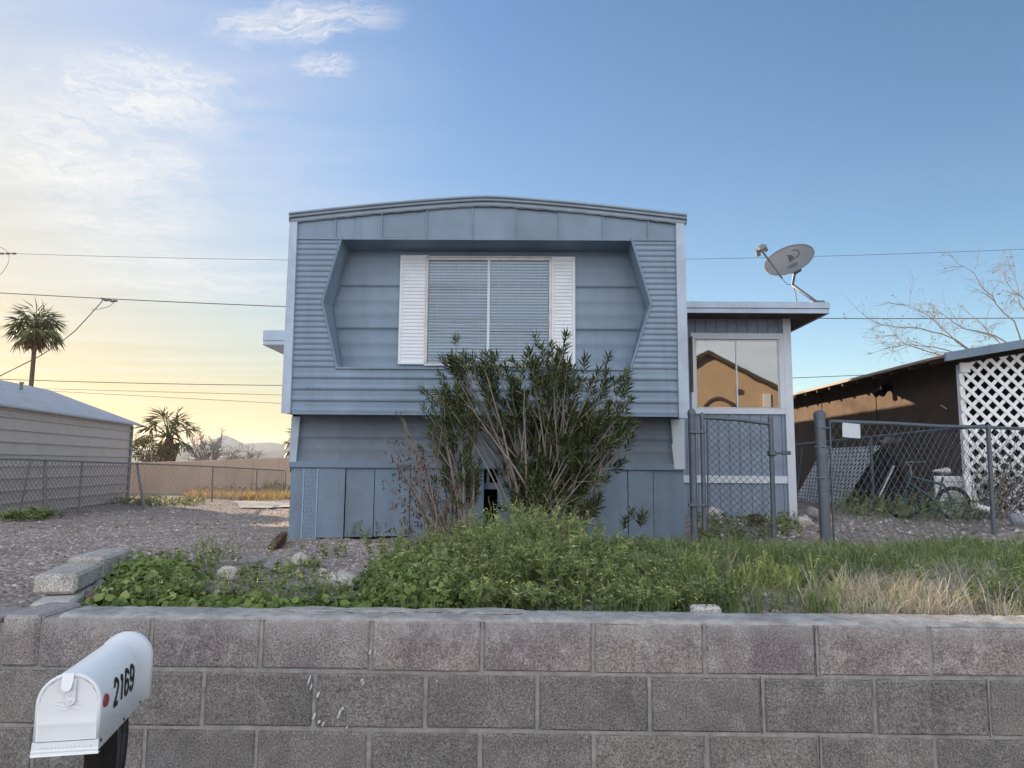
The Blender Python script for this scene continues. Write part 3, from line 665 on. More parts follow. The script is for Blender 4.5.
# window
wn = None
def window(root, px0, px1, py0, py1, Y, pyr, frame_w, mats, name='window', rail=True, mull=None, gl=M_glass, depth=.03):
    A = at(px0, py0, Y); B = at(px1, py1, Y); x0, x1, z0, z1 = A[0], B[0], B[2], A[2]; fw = frame_w
    b = MB()
    for lo, hi in (((x0, z0), (x1, z0 + fw)), ((x0, z1 - fw), (x1, z1)), ((x0, z0 + fw), (x0 + fw, z1 - fw)), ((x1 - fw, z0 + fw), (x1, z1 - fw))): b.bbox((lo[0], Y - depth, lo[1]), (hi[0], Y + .02, hi[1]), .004)
    fr = b.build(name, mats[0], root)
    mx_ = at(mull, (py0 + py1) / 2, Y)[0] if mull else (x0 + x1) / 2
    b = MB(); b.bbox((mx_ - fw * .5, Y - depth - .006, z0 + fw), (mx_ + fw * .5, Y + .01, z1 - fw), .003); b.build('mullion', mats[1], fr)
    b = MB(); b.quad((x0 + fw, Y - .004, z0 + fw), (mx_ - fw * .5, Y - .004, z0 + fw), (mx_ - fw * .5, Y - .004, z1 - fw), (x0 + fw, Y - .004, z1 - fw)); b.quad((mx_ + fw * .5, Y - .010, z0 + fw), (x1 - fw, Y - .010, z0 + fw), (x1 - fw, Y - .010, z1 - fw), (mx_ + fw * .5, Y - .010, z1 - fw)); b.build('pane', gl, fr)
    return fr, (x0 + fw, x1 - fw, z0 + fw, z1 - fw, mx_)
fr, (wx0, wx1, wz0, wz1, wmx) = window(home, 426.5, 551.5, 258, 367, HB - .012, None, .032, (M_alu, M_white), mull=488.5, gl=M_glass)
b = MB(); b.box((wx0 - .03, HB - .05, wz1 + .032), (wx1 + .03, HB - .008, wz1 + .044)); b.build('drip_cap', M_alu, fr)
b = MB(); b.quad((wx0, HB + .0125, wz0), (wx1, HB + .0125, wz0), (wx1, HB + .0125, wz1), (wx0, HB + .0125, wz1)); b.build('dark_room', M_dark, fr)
# venetian blinds: slats, cords; a few bent ones at the lower left
b = MB(); n = 35; r_ = random.Random(5)
for (xa, xb) in ((wx0 + .006, wmx - .012), (wmx + .012, wx1 - .006)):
    for k in range(n):
        z = wz0 + (k + .5) * (wz1 - wz0) / n; t = .0105; y = HB - .0035
        dz = r_.uniform(-.0028, .0028); t *= r_.uniform(.82, 1.08); sag = r_.uniform(-.002, .002)
        if xa < wmx - .3 and k < 14 and r_.random() < .4: sag += r_.uniform(-.02, .008)
        xm = xa + (xb - xa) * r_.uniform(.3, .7)
        vs = []
        for x, s_ in ((xa, 0), (xm, sag), (xb, 0)): vs += [(x, y - .0045, z - t + dz + s_), (x, y, z + dz * .5 + s_ + .001), (x, y + .004, z + t * .72 + s_)]
        b.add(vs, [(0, 3, 4, 1), (1, 4, 5, 2), (3, 6, 7, 4), (4, 7, 8, 5)], True)
    for t in (.15, .5, .85): x = xa + (xb - xa) * t; b.tube([(x, HB - .0095, wz0), (x, HB - .0095, wz1)], .0014, 4)
b.build('blind', M_blind, fr)
# louvred shutters
for (p0, p1, q0, q1) in ((400, 426, 255, 364.5), (550.5, 575.5, 256.5, 374)):
    A = at(p0, q0, HB - .03); B = at(p1, q1, HB - .03); x0, x1, z0, z1 = A[0] + .006, B[0], max(B[2], ZLED + .03), A[2]
    y = HB - .036; b = MB(); w_ = .034
    for lo, hi in (((x0, z0), (x1, z0 + w_)), ((x0, z1 - w_ * 1.4), (x1, z1)), ((x0, z0 + w_), (x0 + w_, z1 - w_ * 1.4)), ((x1 - w_, z0 + w_), (x1, z1 - w_ * 1.4))): b.bbox((lo[0], y, lo[1]), (hi[0], HB, hi[1]), .005)
    k = z0 + w_
    while k < z1 - w_ * 1.5:
        b.add([(x0 + w_, y + .006, k), (x1 - w_, y + .006, k), (x1 - w_, y + .0125, k + .040), (x0 + w_, y + .0125, k + .040), (x0 + w_, y + .0125, k), (x1 - w_, y + .0125, k)], [(0, 1, 2, 3), (4, 5, 1, 0)]); k += .0405
    b.build('shutter', M_shutter, home)
# corner trims, upper and lower
def strip(name, pts, Y, m, th=.03, root=home):
    b = MB(); b.prism(pts, 1, Y - th, Y + .02); return b.build(name, m, root)
strip('corner_trim', [(HXL - .012, ZOVB - .005), (HXL + .085, ZOVB - .005), (HXL + .073, 4.285), (HXL - .012, 4.275)], HY, M_trim)
strip('corner_trim', [(HXR - .095, ZOVB - .03), (HXR + .016, ZOVB - .03), (HXR + .006, 4.285), (HXR - .09, 4.285)], HY, M_trim)
strip('corner_trim', [(HXL - .005, 1.615), (HXL + .07, 1.615), (HXL + .095, ZOVB - .02), (HXL - .0, ZOVB - .02)], HB, M_trim)
strip('corner_trim', [(HXR - .085, 1.57), (HXR + .03, 1.57), (HXR + .03, ZOVB - .02), (HXR - .115, ZOVB - .02), (HXR - .098, 1.86), (HXR - .108, 1.83)], HB, M_white)
# roof: bowed metal sheet with a doubled rolled edge and a scalloped drip strip
b = MB(); ax2 = np.linspace(HXL - .012, HXR + .026, 41)
vs = []
for x in ax2: vs += [(x, HY - .055, roofz(x)), (x, HBACK + .05, roofz(x))]
b.add(vs, [(2 * i, 2 * i + 2, 2 * i + 3, 2 * i + 1) for i in range(len(ax2) - 1)], True)
for (dz, y, r_) in ((-.012, HY - .055, .016), (-.045, HY - .042, .014)): b.tube([(x, y, roofz(x) + dz) for x in ax2], r_, 8)
def ribband(d0, d1, y): 
    vs = []
    for x in ax2: vs += [(x, y, roofz(x) + d0), (x, y - .004, roofz(x) + d1)]
    b.add(vs, [(2 * i, 2 * i + 2, 2 * i + 3, 2 * i + 1) for i in range(len(ax2) - 1)], True)
ribband(-.01, -.045, HY - .05); ribband(-.055, -.098, HY - .030)
for sx_, xx in ((-1, ax2[0]), (1, ax2[-1])):
    b.quad((xx, HY - .055, roofz(xx)), (xx, HBACK, roofz(xx)), (xx, HBACK, roofz(xx) - .10), (xx, HY - .055, roofz(xx) - .10))
vs = []; xs3 = np.linspace(HXL + .02, HXR - .0, 160)
for i, x in enumerate(xs3): vs += [(x, HY - .034, roofz(x) - .096), (x, HY - .024, roofz(x) - .112 - .0025 * math.sin(i * .9) - .0015 * math.sin(i * 2.3))]
b.add(vs, [(2 * i, 2 * i + 2, 2 * i + 3, 2 * i + 1) for i in range(len(xs3) - 1)], True)
b.build('roof', M_roof, home)
# lower wall and belt board
b = MB(); lap2 = [(0, .2), (.03, 1), (.12, 1), (.5, .45), (.55, .8), (.62, .8), (.66, .4), (.96, 0)]
b.profile(ribprof(HB + .03, 1.60, ZOVB + .02, .265, .012, lap2), HXL + .03, HXR - .03); b.build('belly_siding', M_belly, home)
b = MB(); b.bbox((HXL - .008, HB - .028, 1.553), (HXR + .032, HB + .03, 1.625), .005); b.build('belt_board', M_skirt, home)
# skirting panels; one is missing behind the bushes
b = MB(); sk = [at(p, 500, HB)[0] for p in (317.5, 345, 374, 410, 446, 484)]; sk2 = [at(p, 500, HB)[0] for p in (497, 540, 585, 628, 653.5, 684.5)]
for grp in (sk, sk2):
    for i in range(len(grp) - 1):
        gap = .008 if grp[i + 1] - grp[i] > .2 else .004; dy = .006 * ((i * 5) % 3 - 1); tl = .008 * ((i * 3) % 3 - 1)
        b.add([(grp[i] + gap / 2, HB + dy, .79 + .012 * (i % 3)), (grp[i + 1] - gap / 2, HB + dy + tl, .79 + .012 * (i % 3)), (grp[i + 1] - gap / 2, HB + dy, 1.552), (grp[i] + gap / 2, HB + dy, 1.552)], [(0, 1, 2, 3)])
        b.box((grp[i] + .01, HB + .008, .80), (grp[i] + .03, HB + .03, 1.55))
lx = [at(p, 500, HB)[0] for p in (289.5, 302.5)]
b.add([(lx[0], HB + .02, .765), (lx[0] + (lx[1] - lx[0]) * .5, HB - .012, .77), (lx[1], HB + .003, .765), (lx[1], HB - .002, 1.552), (lx[0] + (lx[1] - lx[0]) * .5, HB - .008, 1.552), (lx[0], HB + .01, 1.552)], [(0, 1, 4, 5), (1, 2, 3, 4)])
b.box((HXR - .02, HB + .012, .74), (HXR + .01, HBACK, 1.553)); b.box((HXL + .012, HB + .022, .72), (HXL + .03, HBACK, 1.553)); b.box((HXL, HBACK - .03, .6), (HXR, HBACK - .01, 1.5))
b.build('skirting', M_skirt, home)
b = MB(); b.box((at(478, 500, HB)[0], HB + .05, 1.33), (at(500, 500, HB)[0], HB + .09, 1.40)); b.box((at(486, 500, HB)[0], HB + .05, 1.40), (at(489, 500, HB)[0], HB + .08, 1.55)); b.build('floor_beam', M_skirt, home)
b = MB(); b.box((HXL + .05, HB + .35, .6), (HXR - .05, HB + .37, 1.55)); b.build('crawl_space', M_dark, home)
# lattice vent in the skirting
b = MB(); vx0, vx1 = lx[1] + .006, sk[0] - .006; vz0, vz1 = .77, 1.548; stp = .0285
def lattice(mb, x0, x1, z0, z1, pitch, wd, y, th, skew=lambda p: p, top=None):
    """two crossing layers of diagonal slats clipped to a rectangle"""
    for sg, yy in ((1, y), (-1, y - th)):
        c = -((z1 - z0) + (x1 - x0))
        while c < (z1 - z0) + (x1 - x0):
            # line: (x-x0) - sg*(z - (z0 if sg>0 else z1)) = c
            ts = []
            zb = z0 if sg > 0 else z1
            pts = []
            for off in (-wd, wd):
                cc = c + off; q = []
                lo = max(0, cc); hi = min(x1 - x0, cc + (z1 - z0))
                if top is not None:            # z <= top[0] + top[1] * (x - x0)
                    lim = (top[0] - zb + sg * cc) / (sg - top[1])
                    if sg > 0: hi = min(hi, lim)
                    else: lo = max(lo, lim)
                if hi > lo: q = [(x0 + lo, zb + sg * (lo - cc)), (x0 + hi, zb + sg * (hi - cc))]
                pts.append(q)
            if pts[0] and pts[1]:
                p4 = [pts[0][0], pts[0][1], pts[1][1], pts[1][0]]
                vs = [skew((p[0], yy, p[1])) for p in p4] + [skew((p[0], yy - th, p[1])) for p in p4]
                mb.add(vs, [(0, 1, 2, 3), (7, 6, 5, 4), (0, 4, 5, 1), (1, 5, 6, 2), (2, 6, 7, 3), (3, 7, 4, 0)])
            c += pitch
lattice(b, vx0, vx1, vz0, vz1, stp, .0068, HB, .004)
for x in (vx0, vx1): b.box((x - .008, HB - .012, vz0), (x + .008, HB + .004, vz1))
b.build('skirting_vent', mat('vent_paint', vary(PAINT, 1.35), .08, 8, .6), home)
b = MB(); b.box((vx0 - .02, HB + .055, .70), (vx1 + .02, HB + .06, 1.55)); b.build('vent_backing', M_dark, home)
# eave of the porch roof on the far left side
A = at(263, 330, 12.0); B = at(263, 345, 12.0)
b = MB(); b.bbox((A[0], 12.0, B[2]), (HXL - .002, 15.5, A[2]), .01); b.box((A[0] + .01, 11.985, B[2] + .085), (HXL - .003, 12.0, A[2] - .01)); b.build('side_awning', M_trim, home)

# ------------------------------------------------------------------ house extension
EY = 10.3
ext = thing('house_extension', (2.8, EY, .88), 'flat-roofed grey side addition with white window trim and a white belt line', 'house extension')
EX0 = HXR + .012; EX1 = at(792.5, 420, EY)[0]; zc_ = at(750, 318, EY)[2]
b = MB(); x = EX0; r_ = random.Random(2)
b.box((EX0, EY + .012, .55), (EX1 - .01, 15.2, 3.78))
while x < EX1 - .02:
    x2 = min(x + .152, EX1 - .01); b.box((x + .005, EY, .90), (x2 - .005, EY + .02, 3.79)); x = x2
b.build('wall', M_t111, ext)
fr_ = at(829.5, 302.5, 9.85); fb_ = at(829.5, 313.5, 9.85)
b = MB(); zt, zb = fr_[2], fb_[2]; zm = (zt + zb) / 2
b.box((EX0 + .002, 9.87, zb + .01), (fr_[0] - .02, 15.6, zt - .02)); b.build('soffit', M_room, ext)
b = MB(); b.bbox((EX0, 9.83, zm - .01), (fr_[0], 9.866, zt), .006); b.bbox((EX0, 9.846, zb), (fr_[0] - .008, 9.868, zm - .012), .004)
b.bbox((fr_[0] - .036, 9.868, zb), (fr_[0], 15.6, zt), .006); b.build('fascia', M_trim, ext)
b = MB(); b.add([(EX0, 9.84, zt + .003), (fr_[0] - .01, 9.84, zt + .003), (fr_[0] - .01, 15.6, zt + .05), (EX0, 15.6, zt + .05)], [(0, 1, 2, 3)]); b.build('roof', M_roof, ext)
wA, wB = at(690, 333, EY - .01), at(785.5, 414.5, EY - .01); gA, gB = at(694.5, 339, EY - .01), at(780, 409, EY - .01)
b = MB(); y0, y1 = EY - .028, EY + .002
for lo, hi in (((wA[0], gA[2]), (wB[0], wA[2])), ((wA[0], wB[2]), (wB[0], gB[2])), ((wA[0], gB[2]), (gA[0], gA[2])), ((gB[0], gB[2]), (wB[0], gA[2]))): b.bbox((lo[0], y0, lo[1]), (hi[0], y1, hi[1]), .004)
cas = b.build('window_casing', M_white, ext)
fr2, (qx0, qx1, qz0, qz1, qm) = window(ext, 694.5, 780, 339.5, 409, EY - .012, None, .022, (M_alu, M_white), mull=736.5, gl=M_glass2, depth=.008)
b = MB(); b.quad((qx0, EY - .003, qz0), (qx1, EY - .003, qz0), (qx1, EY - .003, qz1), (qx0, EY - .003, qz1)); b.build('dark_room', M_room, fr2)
b = MB(); b.bbox((at(689.5, 360, EY)[0] - .0, EY - .06, at(690, 392, EY)[2]), (at(692, 360, EY)[0], EY - .03, at(690, 337, EY)[2]), .004); b.build('upright_strip', M_room, ext)  # narrow downpipe at the left edge of the window
c0, c1 = at(785.5, 400, EY)[0], at(794.5, 400, EY)[0]
b = MB(); b.bbox((EX1 - .105, EY - .03, .845), (EX1 + .012, EY + .0, 3.77), .004); b.bbox((EX1 - .008, EY + .001, .845), (EX1 + .012, EY + .1, 3.77), .003); b.build('corner_trim', M_white, ext)
zb0, zb1 = at(740, 483.2, EY)[2], at(740, 475.8, EY)[2]
b = MB(); b.bbox((EX0, EY - .022, zb0), (EX1 - .107, EY + .002, zb1), .003); b.build('belt_trim', M_white, ext)

# ------------------------------------------------------------------ satellite dish
M_dish = mat('dish_enamel', (.21, .21, .215), .08, 6, .55, .03, 60, spec=.3, dirt=(.25, .23, .21), dirtamt=.4)
DY = 10.55
dc = at(789, 259.5, DY); foot = at(816, 302, 10.2)
dish = thing('satellite_dish', foot, 'grey satellite dish on a bent mast on the flat addition roof', 'satellite dish')
u_ = np.array([math.cos(rad(33)), 0, math.sin(rad(33))]); nn = np.array([-.34, -.70, .62]); nn = nn - u_ * nn.dot(u_); nn /= np.linalg.norm(nn); v_ = np.cross(nn, u_)
if v_[2] < 0: v_ = -v_
a_, c_ = .385, .305; b = MB(); rings = 9; n = 40; vs = []
for k in range(rings + 1):
    q = k / rings
    for t in range(n): th = 2 * math.pi * t / n; vs.append(dc + u_ * a_ * q * math.cos(th) + v_ * c_ * q * math.sin(th) + nn * (.085 * (q * q - 1)))
top = len(vs)
fs = [(i * n + k, i * n + (k + 1) % n, (i + 1) * n + (k + 1) % n, (i + 1) * n + k) for i in range(rings) for k in range(n)]
b.add(vs, fs, True); b.add([p - nn * .006 for p in vs], [f[::-1] for f in fs], True)
b.tube(list(vs[-n:]) + [vs[-n]], .009, 6); b.build('reflector', M_dish, dish)
M_mark = mat('printed_mark', (.06, .065, .075), .1, 9, .5)
def ondish(x, y): q2 = (x / a_) ** 2 + (y / c_) ** 2; return dc + u_ * x + v_ * y + nn * (.085 * (q2 - 1) + .004)
b = MB(); em = [(.02, .02), (.09, .03), (.135, .07), (.13, .13), (.09, .165), (.07, .12)]; b.add([ondish(*p) for p in em], [tuple(range(6))]); b.build('emblem', M_mark, dish); b = MB()
arcp = [(.16 + .085 * math.cos(t), .10 + .075 * math.sin(t)) for t in np.linspace(-2.2, 1.2, 12)]
b.tube([ondish(*p) for p in arcp], .006, 4); b.build('emblem', M_mark, dish); b = MB()
for k in range(5): b.tube([ondish(-.01 + k * .02, -.10), ondish(.0 + k * .02, -.085)], .004, 4)
b.build('lettering', M_mark, dish)
fe = at(761, 249.5, DY - .42); fs_ = at(781, 277, DY - .10)
b = MB(); b.tube([fs_ + (fs_ - fe) * .04, fe], .017, 6); b.build('feed_arm', M_dish, dish)
b = MB(); R_ = np.stack([u_, nn, v_], 1); e2 = at(762, 248, DY - .44)
b.bbox((-.07, -.035, -.045), (.05, .04, .05), .02, rot=R_, c=e2); b.tube([e2 + u_ * -.06 + v_ * .02, e2 - nn * .09 + u_ * -.08], .035, 10); b.tube([e2 + u_ * .05 + v_ * .02, e2 - nn * .09 + u_ * .06], .03, 10)
b.build('feed_horn', M_dish, dish)
bk = dc - nn * .12; el = at(792.5, 285, DY + .05)
b = MB(); b.tube([bk + v_ * -.12, el, foot], [.024, .024, .026], 8); b.bbox((-.09, -.05, -.012), (.09, .05, .012), .004, c=foot + np.array([.02, 0, .0])); b.build('mast', M_galv, dish)
b = MB(); b.bbox((-.07, -.06, -.07), (.07, .06, .07), .01, rot=R_, c=bk + v_ * -.10 - nn * .01); b.build('bracket', M_galv, dish)
b = MB(); e_ = at(797, 302, 10.35); b.tube([el, (el + e_) / 2 + np.array([.01, 0, 0]), e_], .008, 5); b.build('strut', M_galv, dish)
b = MB(); b.tube([fs_, (fs_ * .5 + el * .5) + np.array([0, 0, -.05]), el], .005, 5); b.build('cable', M_galv, dish)
# ------------------------------------------------------------------ chain-link fences
def wires(segs, r):
    """many straight thin wires as square prisms -> arrays"""
    S = np.array(segs, float); A, B = S[:, 0], S[:, 1]; d = B - A; d /= np.linalg.norm(d, axis=1, keepdims=True) + 1e-9
    up = np.array([0.31, 0.87, 0.37]); a = np.cross(d, up); a /= np.linalg.norm(a, axis=1, keepdims=True); c = np.cross(d, a); n = len(S)
    V = np.stack([A + a * r, A + c * r, A - a * r, A - c * r, B + a * r, B + c * r, B - a * r, B - c * r], 1).reshape(-1, 3)
    o = (np.arange(n) * 8)[:, None, None]
    q = np.array([(0, 1, 5, 4), (1, 2, 6, 5), (2, 3, 7, 6), (3, 0, 4, 7)])[None]
    return V, (o + q).reshape(-1, 4)
def chain(P0, P1, ztop, zbot, diag, wob=.0, seed=1, sag=0):
    """woven diagonal mesh between plan points P0 and P1; ztop / zbot callables of t in 0..1"""
    P0, P1 = np.array(P0, float), np.array(P1, float); L = np.linalg.norm(P1 - P0); H = max(ztop(t) - zbot(t) for t in (0, .5, 1)); e = (P1 - P0) / L; nr = np.array([-e[1], e[0]])
    r = np.random.default_rng(seed); segs = []; st = .5 * diag; nrow = int(H / st) + 1; ncol = int(L / st) + 1
    def pt(i, k):
        t = min(1, i * st / L); z = ztop(t) - k * st
        w = .012 * math.sin(i * .21 + k * .33) + .01 * math.sin(i * .07 - k * .2); q = P0 + e * (t * L) + nr * (w + (.004 if (i + k) % 4 < 2 else -.004))
        return np.array([q[0], q[1], z + wob * (math.sin(i * .13) + .6 * math.sin(i * .31 + 1)) * (k == 0)])
    for i in range(ncol):
        for k in range(nrow):
            if (i + k) % 2: continue
            if ztop(0) - (k + 1) * st < zbot(min(1, i * st / L)) - .03: continue
            for di in (1, -1):
                if 0 <= i + di <= ncol: segs.append((pt(i, k), pt(i + di, k + 1)))
    return segs
def postm(name, base, top, r, m, root, cap=True, n=10):
    b = MB(); base, top = np.array(base, float), np.array(top, float); b.tube([base, top], r, n)
    if cap:
        b.tube([top - [0, 0, .03], top + [0, 0, .012]], r * 1.14, n); b.tube([top + [0, 0, .012], top + [0, 0, .035], top + [0, 0, .048]], [r * 1.1, r * .8, r * .25], n)
    return b.build(name, m, root)
# gate
GY = 7.42
gp = at(694.5, 537, GY); gt = at(691.5, 413, GY)
gate = thing('chain_link_gate', (at(740, 530, GY)[0], GY, float(hgt(2.3, GY))), 'narrow chain-link walk gate between the house corner and the thick post', 'gate')
postm('hinge_post', (gp[0], GY, .6), (gt[0], GY, gt[2]), .038, M_galv, gate)
s0, s1 = at(704.5, 530, GY - .02), at(702, 417, GY - .02); postm('stile', (s0[0], GY - .02, s0[2]), (s1[0], GY - .02, s1[2]), .024, M_galv, gate, n=8)
s2, s3 = at(774, 533, GY - .02), at(770.5, 419, GY - .02); postm('stile', (s2[0], GY - .02, s2[2] - .05), (s3[0], GY - .02, s3[2]), .026, M_galv, gate, n=8)
r0_, r1_ = at(704, 417.5, GY - .02), at(771, 424, GY - .02)
b = MB(); b.tube([r0_, r0_ * .5 + r1_ * .5 + [0, 0, .012], r1_], .019, 8); b.build('top_rail', M_galv, gate)
for hy in (432, 505):
    c = at(692.5, hy, GY); b = MB(); b.bbox((c[0] - .045, GY - .055, c[2] - .016), (s1[0] + .03, GY + .02, c[2] + .016), .006); b.build('hinge', M_galv, gate)
lc = at(772, 453, GY - .03); b = MB(); b.tube([lc, lc + [.16, 0, .004]], .014, 6); b.bbox((lc[0] - .035, GY - .07, lc[2] - .03), (lc[0] + .035, GY + .02, lc[2] + .03), .008); b.bbox((lc[0] + .1, GY - .05, lc[2] - .018), (lc[0] + .19, GY - .01, lc[2] + .022), .006); b.build('latch', M_galv, gate)
tb0, tb1 = at(708.5, 530, GY), at(707, 420, GY); b = MB(); b.tube([tb0, tb1], .009, 5); b.build('tension_bar', M_galv, gate)
zt_ = lambda t: r0_[2] + (r1_[2] - r0_[2]) * t + .015
segs = chain((tb1[0], GY - .02), (s3[0] - .02, GY - .02), zt_, lambda t: .95, .072, .008)
V, Fc = wires(segs, .0027); np_mesh('chain_link', V, Fc, M_gatewire, gate)
# front fence with the thick terminal post
cpb, cpt = at(826, 540, 7.02), at(819.5, 415, 7.02)
FA = np.array([at(829, 421, 7.08)[0], 7.08]); FB = np.array([at(988, 427, 8.6)[0], 8.6]); FC = FB + (FB - FA) * .75
ff = thing('chain_link_fence', (float(FA[0]), 7.05, .8), 'chain-link fence running right from the thick domed post, a white sign wired to it', 'fence')
postm('terminal_post', (cpb[0], 7.02, .55), (cpt[0], 7.02, cpt[2]), .051, M_galv, ff, n=16)
ZR = lambda t: at(829, 421.5, 7.08)[2] + t * (at(988, 427.5, 8.6)[2] - at(829, 421.5, 7.08)[2])
b = MB(); q = [(FA + (FB - FA) * t) for t in (0, .33, .66, 1.0, 1.4, 1.75)]; b.tube([(p[0], p[1], ZR(t) + .006 * math.sin(t * 7)) for p, t in zip(q, (0, .33, .66, 1, 1.4, 1.75))], .020, 8); b.build('top_rail', M_galv, ff)
pb_ = at(993.5, 530, 8.6); postm('line_post', (pb_[0], 8.6, .6), (FB[0], 8.6, ZR(1) - .01), .026, M_galv, ff, n=8)
postm('line_post', (FC[0], FC[1], .6), (FC[0], FC[1], ZR(1.75)), .026, M_galv, ff, n=8)
b = MB(); t0, t1 = at(834, 540, 7.06), at(829.5, 421, 7.06); b.tube([t0, t1], .011, 5); b.build('tension_bar', M_galv, ff)
for py in (428, 447, 478): c = at(821, py, 7.02); b = MB(); b.tube([c + [-.058, 0, 0], c + [0, -.057, 0], c + [.09, .02, 0]], .010, 5); b.build('post_band', M_galv, ff)
segs = chain(FA, FC, lambda t: ZR(t * 1.75) + .02, lambda t: .80, .122, .006, 2); V, Fc = wires(segs, .0023); np_mesh('chain_link', V, Fc, M_wire, ff)
M_sign = mat('sign_face', (.66, .68, .72), .06, 12, .5, dirt=(.5, .5, .5), dirtamt=.3)
sa, sb = at(838.5, 423.5, 7.13), at(866, 437.5, 7.13)
sgn = thing('fence_sign', ((sa[0] + sb[0]) / 2, 7.14, sb[2]), 'small white rectangular sign wired to the top of the chain-link fence', 'sign')
b = MB(); R_ = Matrix.Rotation(math.atan2(FB[1] - FA[1], FB[0] - FA[0]), 3, 'Z'); b.bbox((-.14, -.004, -.072), (.14, .004, .072), .003, rot=R_ @ Matrix.Rotation(rad(1.5), 3, 'Y'), c=((sa[0] + sb[0]) / 2, 7.15, (sa[2] + sb[2]) / 2)); b.build('plate', M_sign, sgn)
for dx in (-.12, .12): b = MB(); c = np.array([(sa[0] + sb[0]) / 2 + dx, 7.145 + dx * .58, sa[2] - .012]); b.tube([c + [0, -.012, 0], c + [0, 0, .03], c + [0, .02, 0]], .003, 4); b.build('wire_tie', M_wire, sgn)
# fence between the two lots
SA, SB = np.array([FB[0] + .02, 8.7]), np.array([6.15, 16.3])
sf = thing('chain_link_fence', (float(SA[0]), 8.7, .8), 'receding chain-link fence between the addition and the dark brown neighbour house', 'fence')
z0s, z1s = at(965, 427, 9.0)[2], at(797, 445, 16.3)[2]
b = MB(); b.tube([(*(SA + (SB - SA) * t), z0s + (z1s - z0s) * t) for t in (0, .25, .5, .75, 1)], .021, 6); b.build('top_rail', M_galv, sf)
for t, lean in ((.43, .0), (.72, .03), (.97, -.02)):
    p = SA + (SB - SA) * t; postm('line_post', (p[0] + lean, p[1], .6), (p[0], p[1], z0s + (z1s - z0s) * t), .026, M_galv, sf, False, 6)
segs = chain(SA, SB, lambda t: z0s + (z1s - z0s) * t, lambda t: .86, .15, 0, 3); V, Fc = wires(segs, .0018); np_mesh('chain_link', V, Fc, M_wire, sf)
b = MB(); c = SA + (SB - SA) * .97; b.tube([(c[0] - .1, c[1] - .3, .85), (c[0] + .12, c[1] - .2, z1s - .1)], .02, 6); b.build('brace', M_galv, sf)
# left boundary fence
LA, LB = np.array([-9.45, 10.5]), np.array([-10.25, 31.0])
lf = thing('chain_link_fence', (float(LA[0]), 10.5, .6), 'long weathered chain-link fence along the gravel yard at the left', 'fence')
def lzt(Y): return float(np.interp(Y, [10.5, 14.3, 22, 31], [at(0, 458, 13)[2] + .01, at(45, 460, 14.3)[2], at(210, 466, 22)[2], at(288, 470.5, 31)[2]]))
lt = lambda t: lzt(LA[1] + (LB[1] - LA[1]) * t); lb = lambda t: float(hgt(*(LA + (LB - LA) * t))) + .02
b = MB(); tt = np.linspace(0, 1, 14); b.tube([(*(LA + (LB - LA) * t), lt(t)) for t in tt], .022, 6); b.build('top_rail', M_wirefar, lf)
for px, lean, r_ in ((-20, 0, .03), (28, -.12, .018), (46, .07, .032), (82, .0, .022), (140, .22, .03), (213, .03, .03), (257, 0, .03), (286, 0, .03)):
    d = ray(px, 465); sl_ = d[0] / d[1]; t = (sl_ * LA[1] - LA[0]) / ((LB - LA)[0] - sl_ * (LB - LA)[1]); p = LA + (LB - LA) * t
    postm('fence_post', (p[0] + lean, p[1], lb(t) - .15), (p[0] - lean * .4, p[1], lt(t) + .02), r_, M_wirefar, lf, False, 7)
segs = chain(LA, LB, lt, lb, .125, 0, 4); V, Fc = wires(segs, .0045); np_mesh('chain_link', V, Fc, M_wirefar, lf)

# ------------------------------------------------------------------ neighbour house on the right
M_brown = mat('brown_stucco_panel', (.105, .074, .055), .12, 4, .85, .3, 80, spec=.15, streak=.15, dirt=(.065, .048, .04), dirtamt=.3)
M_fascia = mat('blue_grey_fascia', (.17, .22, .29), .12, 5, .6, spec=.3)
M_shingle = mat('weathered_roof_sheet', (.30, .24, .19), .2, 3, .7, .2, 20, spec=.2)
M_latt = mat('white_lattice_wood', (.88, .88, .88), .08, 5, .7, .1, 60, spec=.2, dirt=(.5, .47, .43), dirtamt=.4)
NX, NY0, NY1 = 6.95, 11.3, 21.0
nb = thing('neighbour_house', (10, 15, .8), 'dark brown low house with white lattice porch and rafter tails at the right', 'house')
ec = at(940, 354, 10.6); EX, EZ = 6.34, ec[2]; SL = math.tan(rad(10.0))
b = MB(); zt = lambda x: EZ - .06 + (x - EX) * SL
b.add([(NX, NY0, .4), (NX, NY1, .4), (NX, NY1, zt(NX)), (NX, NY0, zt(NX)), (14, NY0 + .8, .4), (14, NY1, .4), (14, NY1, 3.9), (14, NY0 + .8, 3.9)], [(0, 3, 2, 1), (1, 2, 6, 5), (4, 5, 6, 7)])
b.add([(NX, NY0 + .8, .4), (14, NY0 + .8, .4), (14, NY0 + .8, 4.3), (NX, NY0 + .8, zt(NX))], [(0, 1, 2, 3)])
for y in (13.9, 16.4, 18.9): b.box((NX - .012, y, .5), (NX + .01, y + .05, zt(NX)))
b.build('wall', M_brown, nb)
b = MB()
def rp(x, y, dz): return (x, y, EZ + (x - EX) * SL + dz)
xr = 14.2
b.add([rp(EX, 10.55, 0), rp(xr, 10.55, 0), rp(xr, NY1 + .4, 0), rp(EX, NY1 + .4, 0), rp(EX, 10.55, -.045), rp(xr, 10.55, -.045), rp(xr, NY1 + .4, -.045), rp(EX, NY1 + .4, -.045)], [(0, 1, 2, 3), (7, 6, 5, 4), (0, 3, 7, 4), (0, 4, 5, 1), (1, 5, 6, 2), (2, 6, 7, 3)])
b.build('roof', M_shingle, nb)
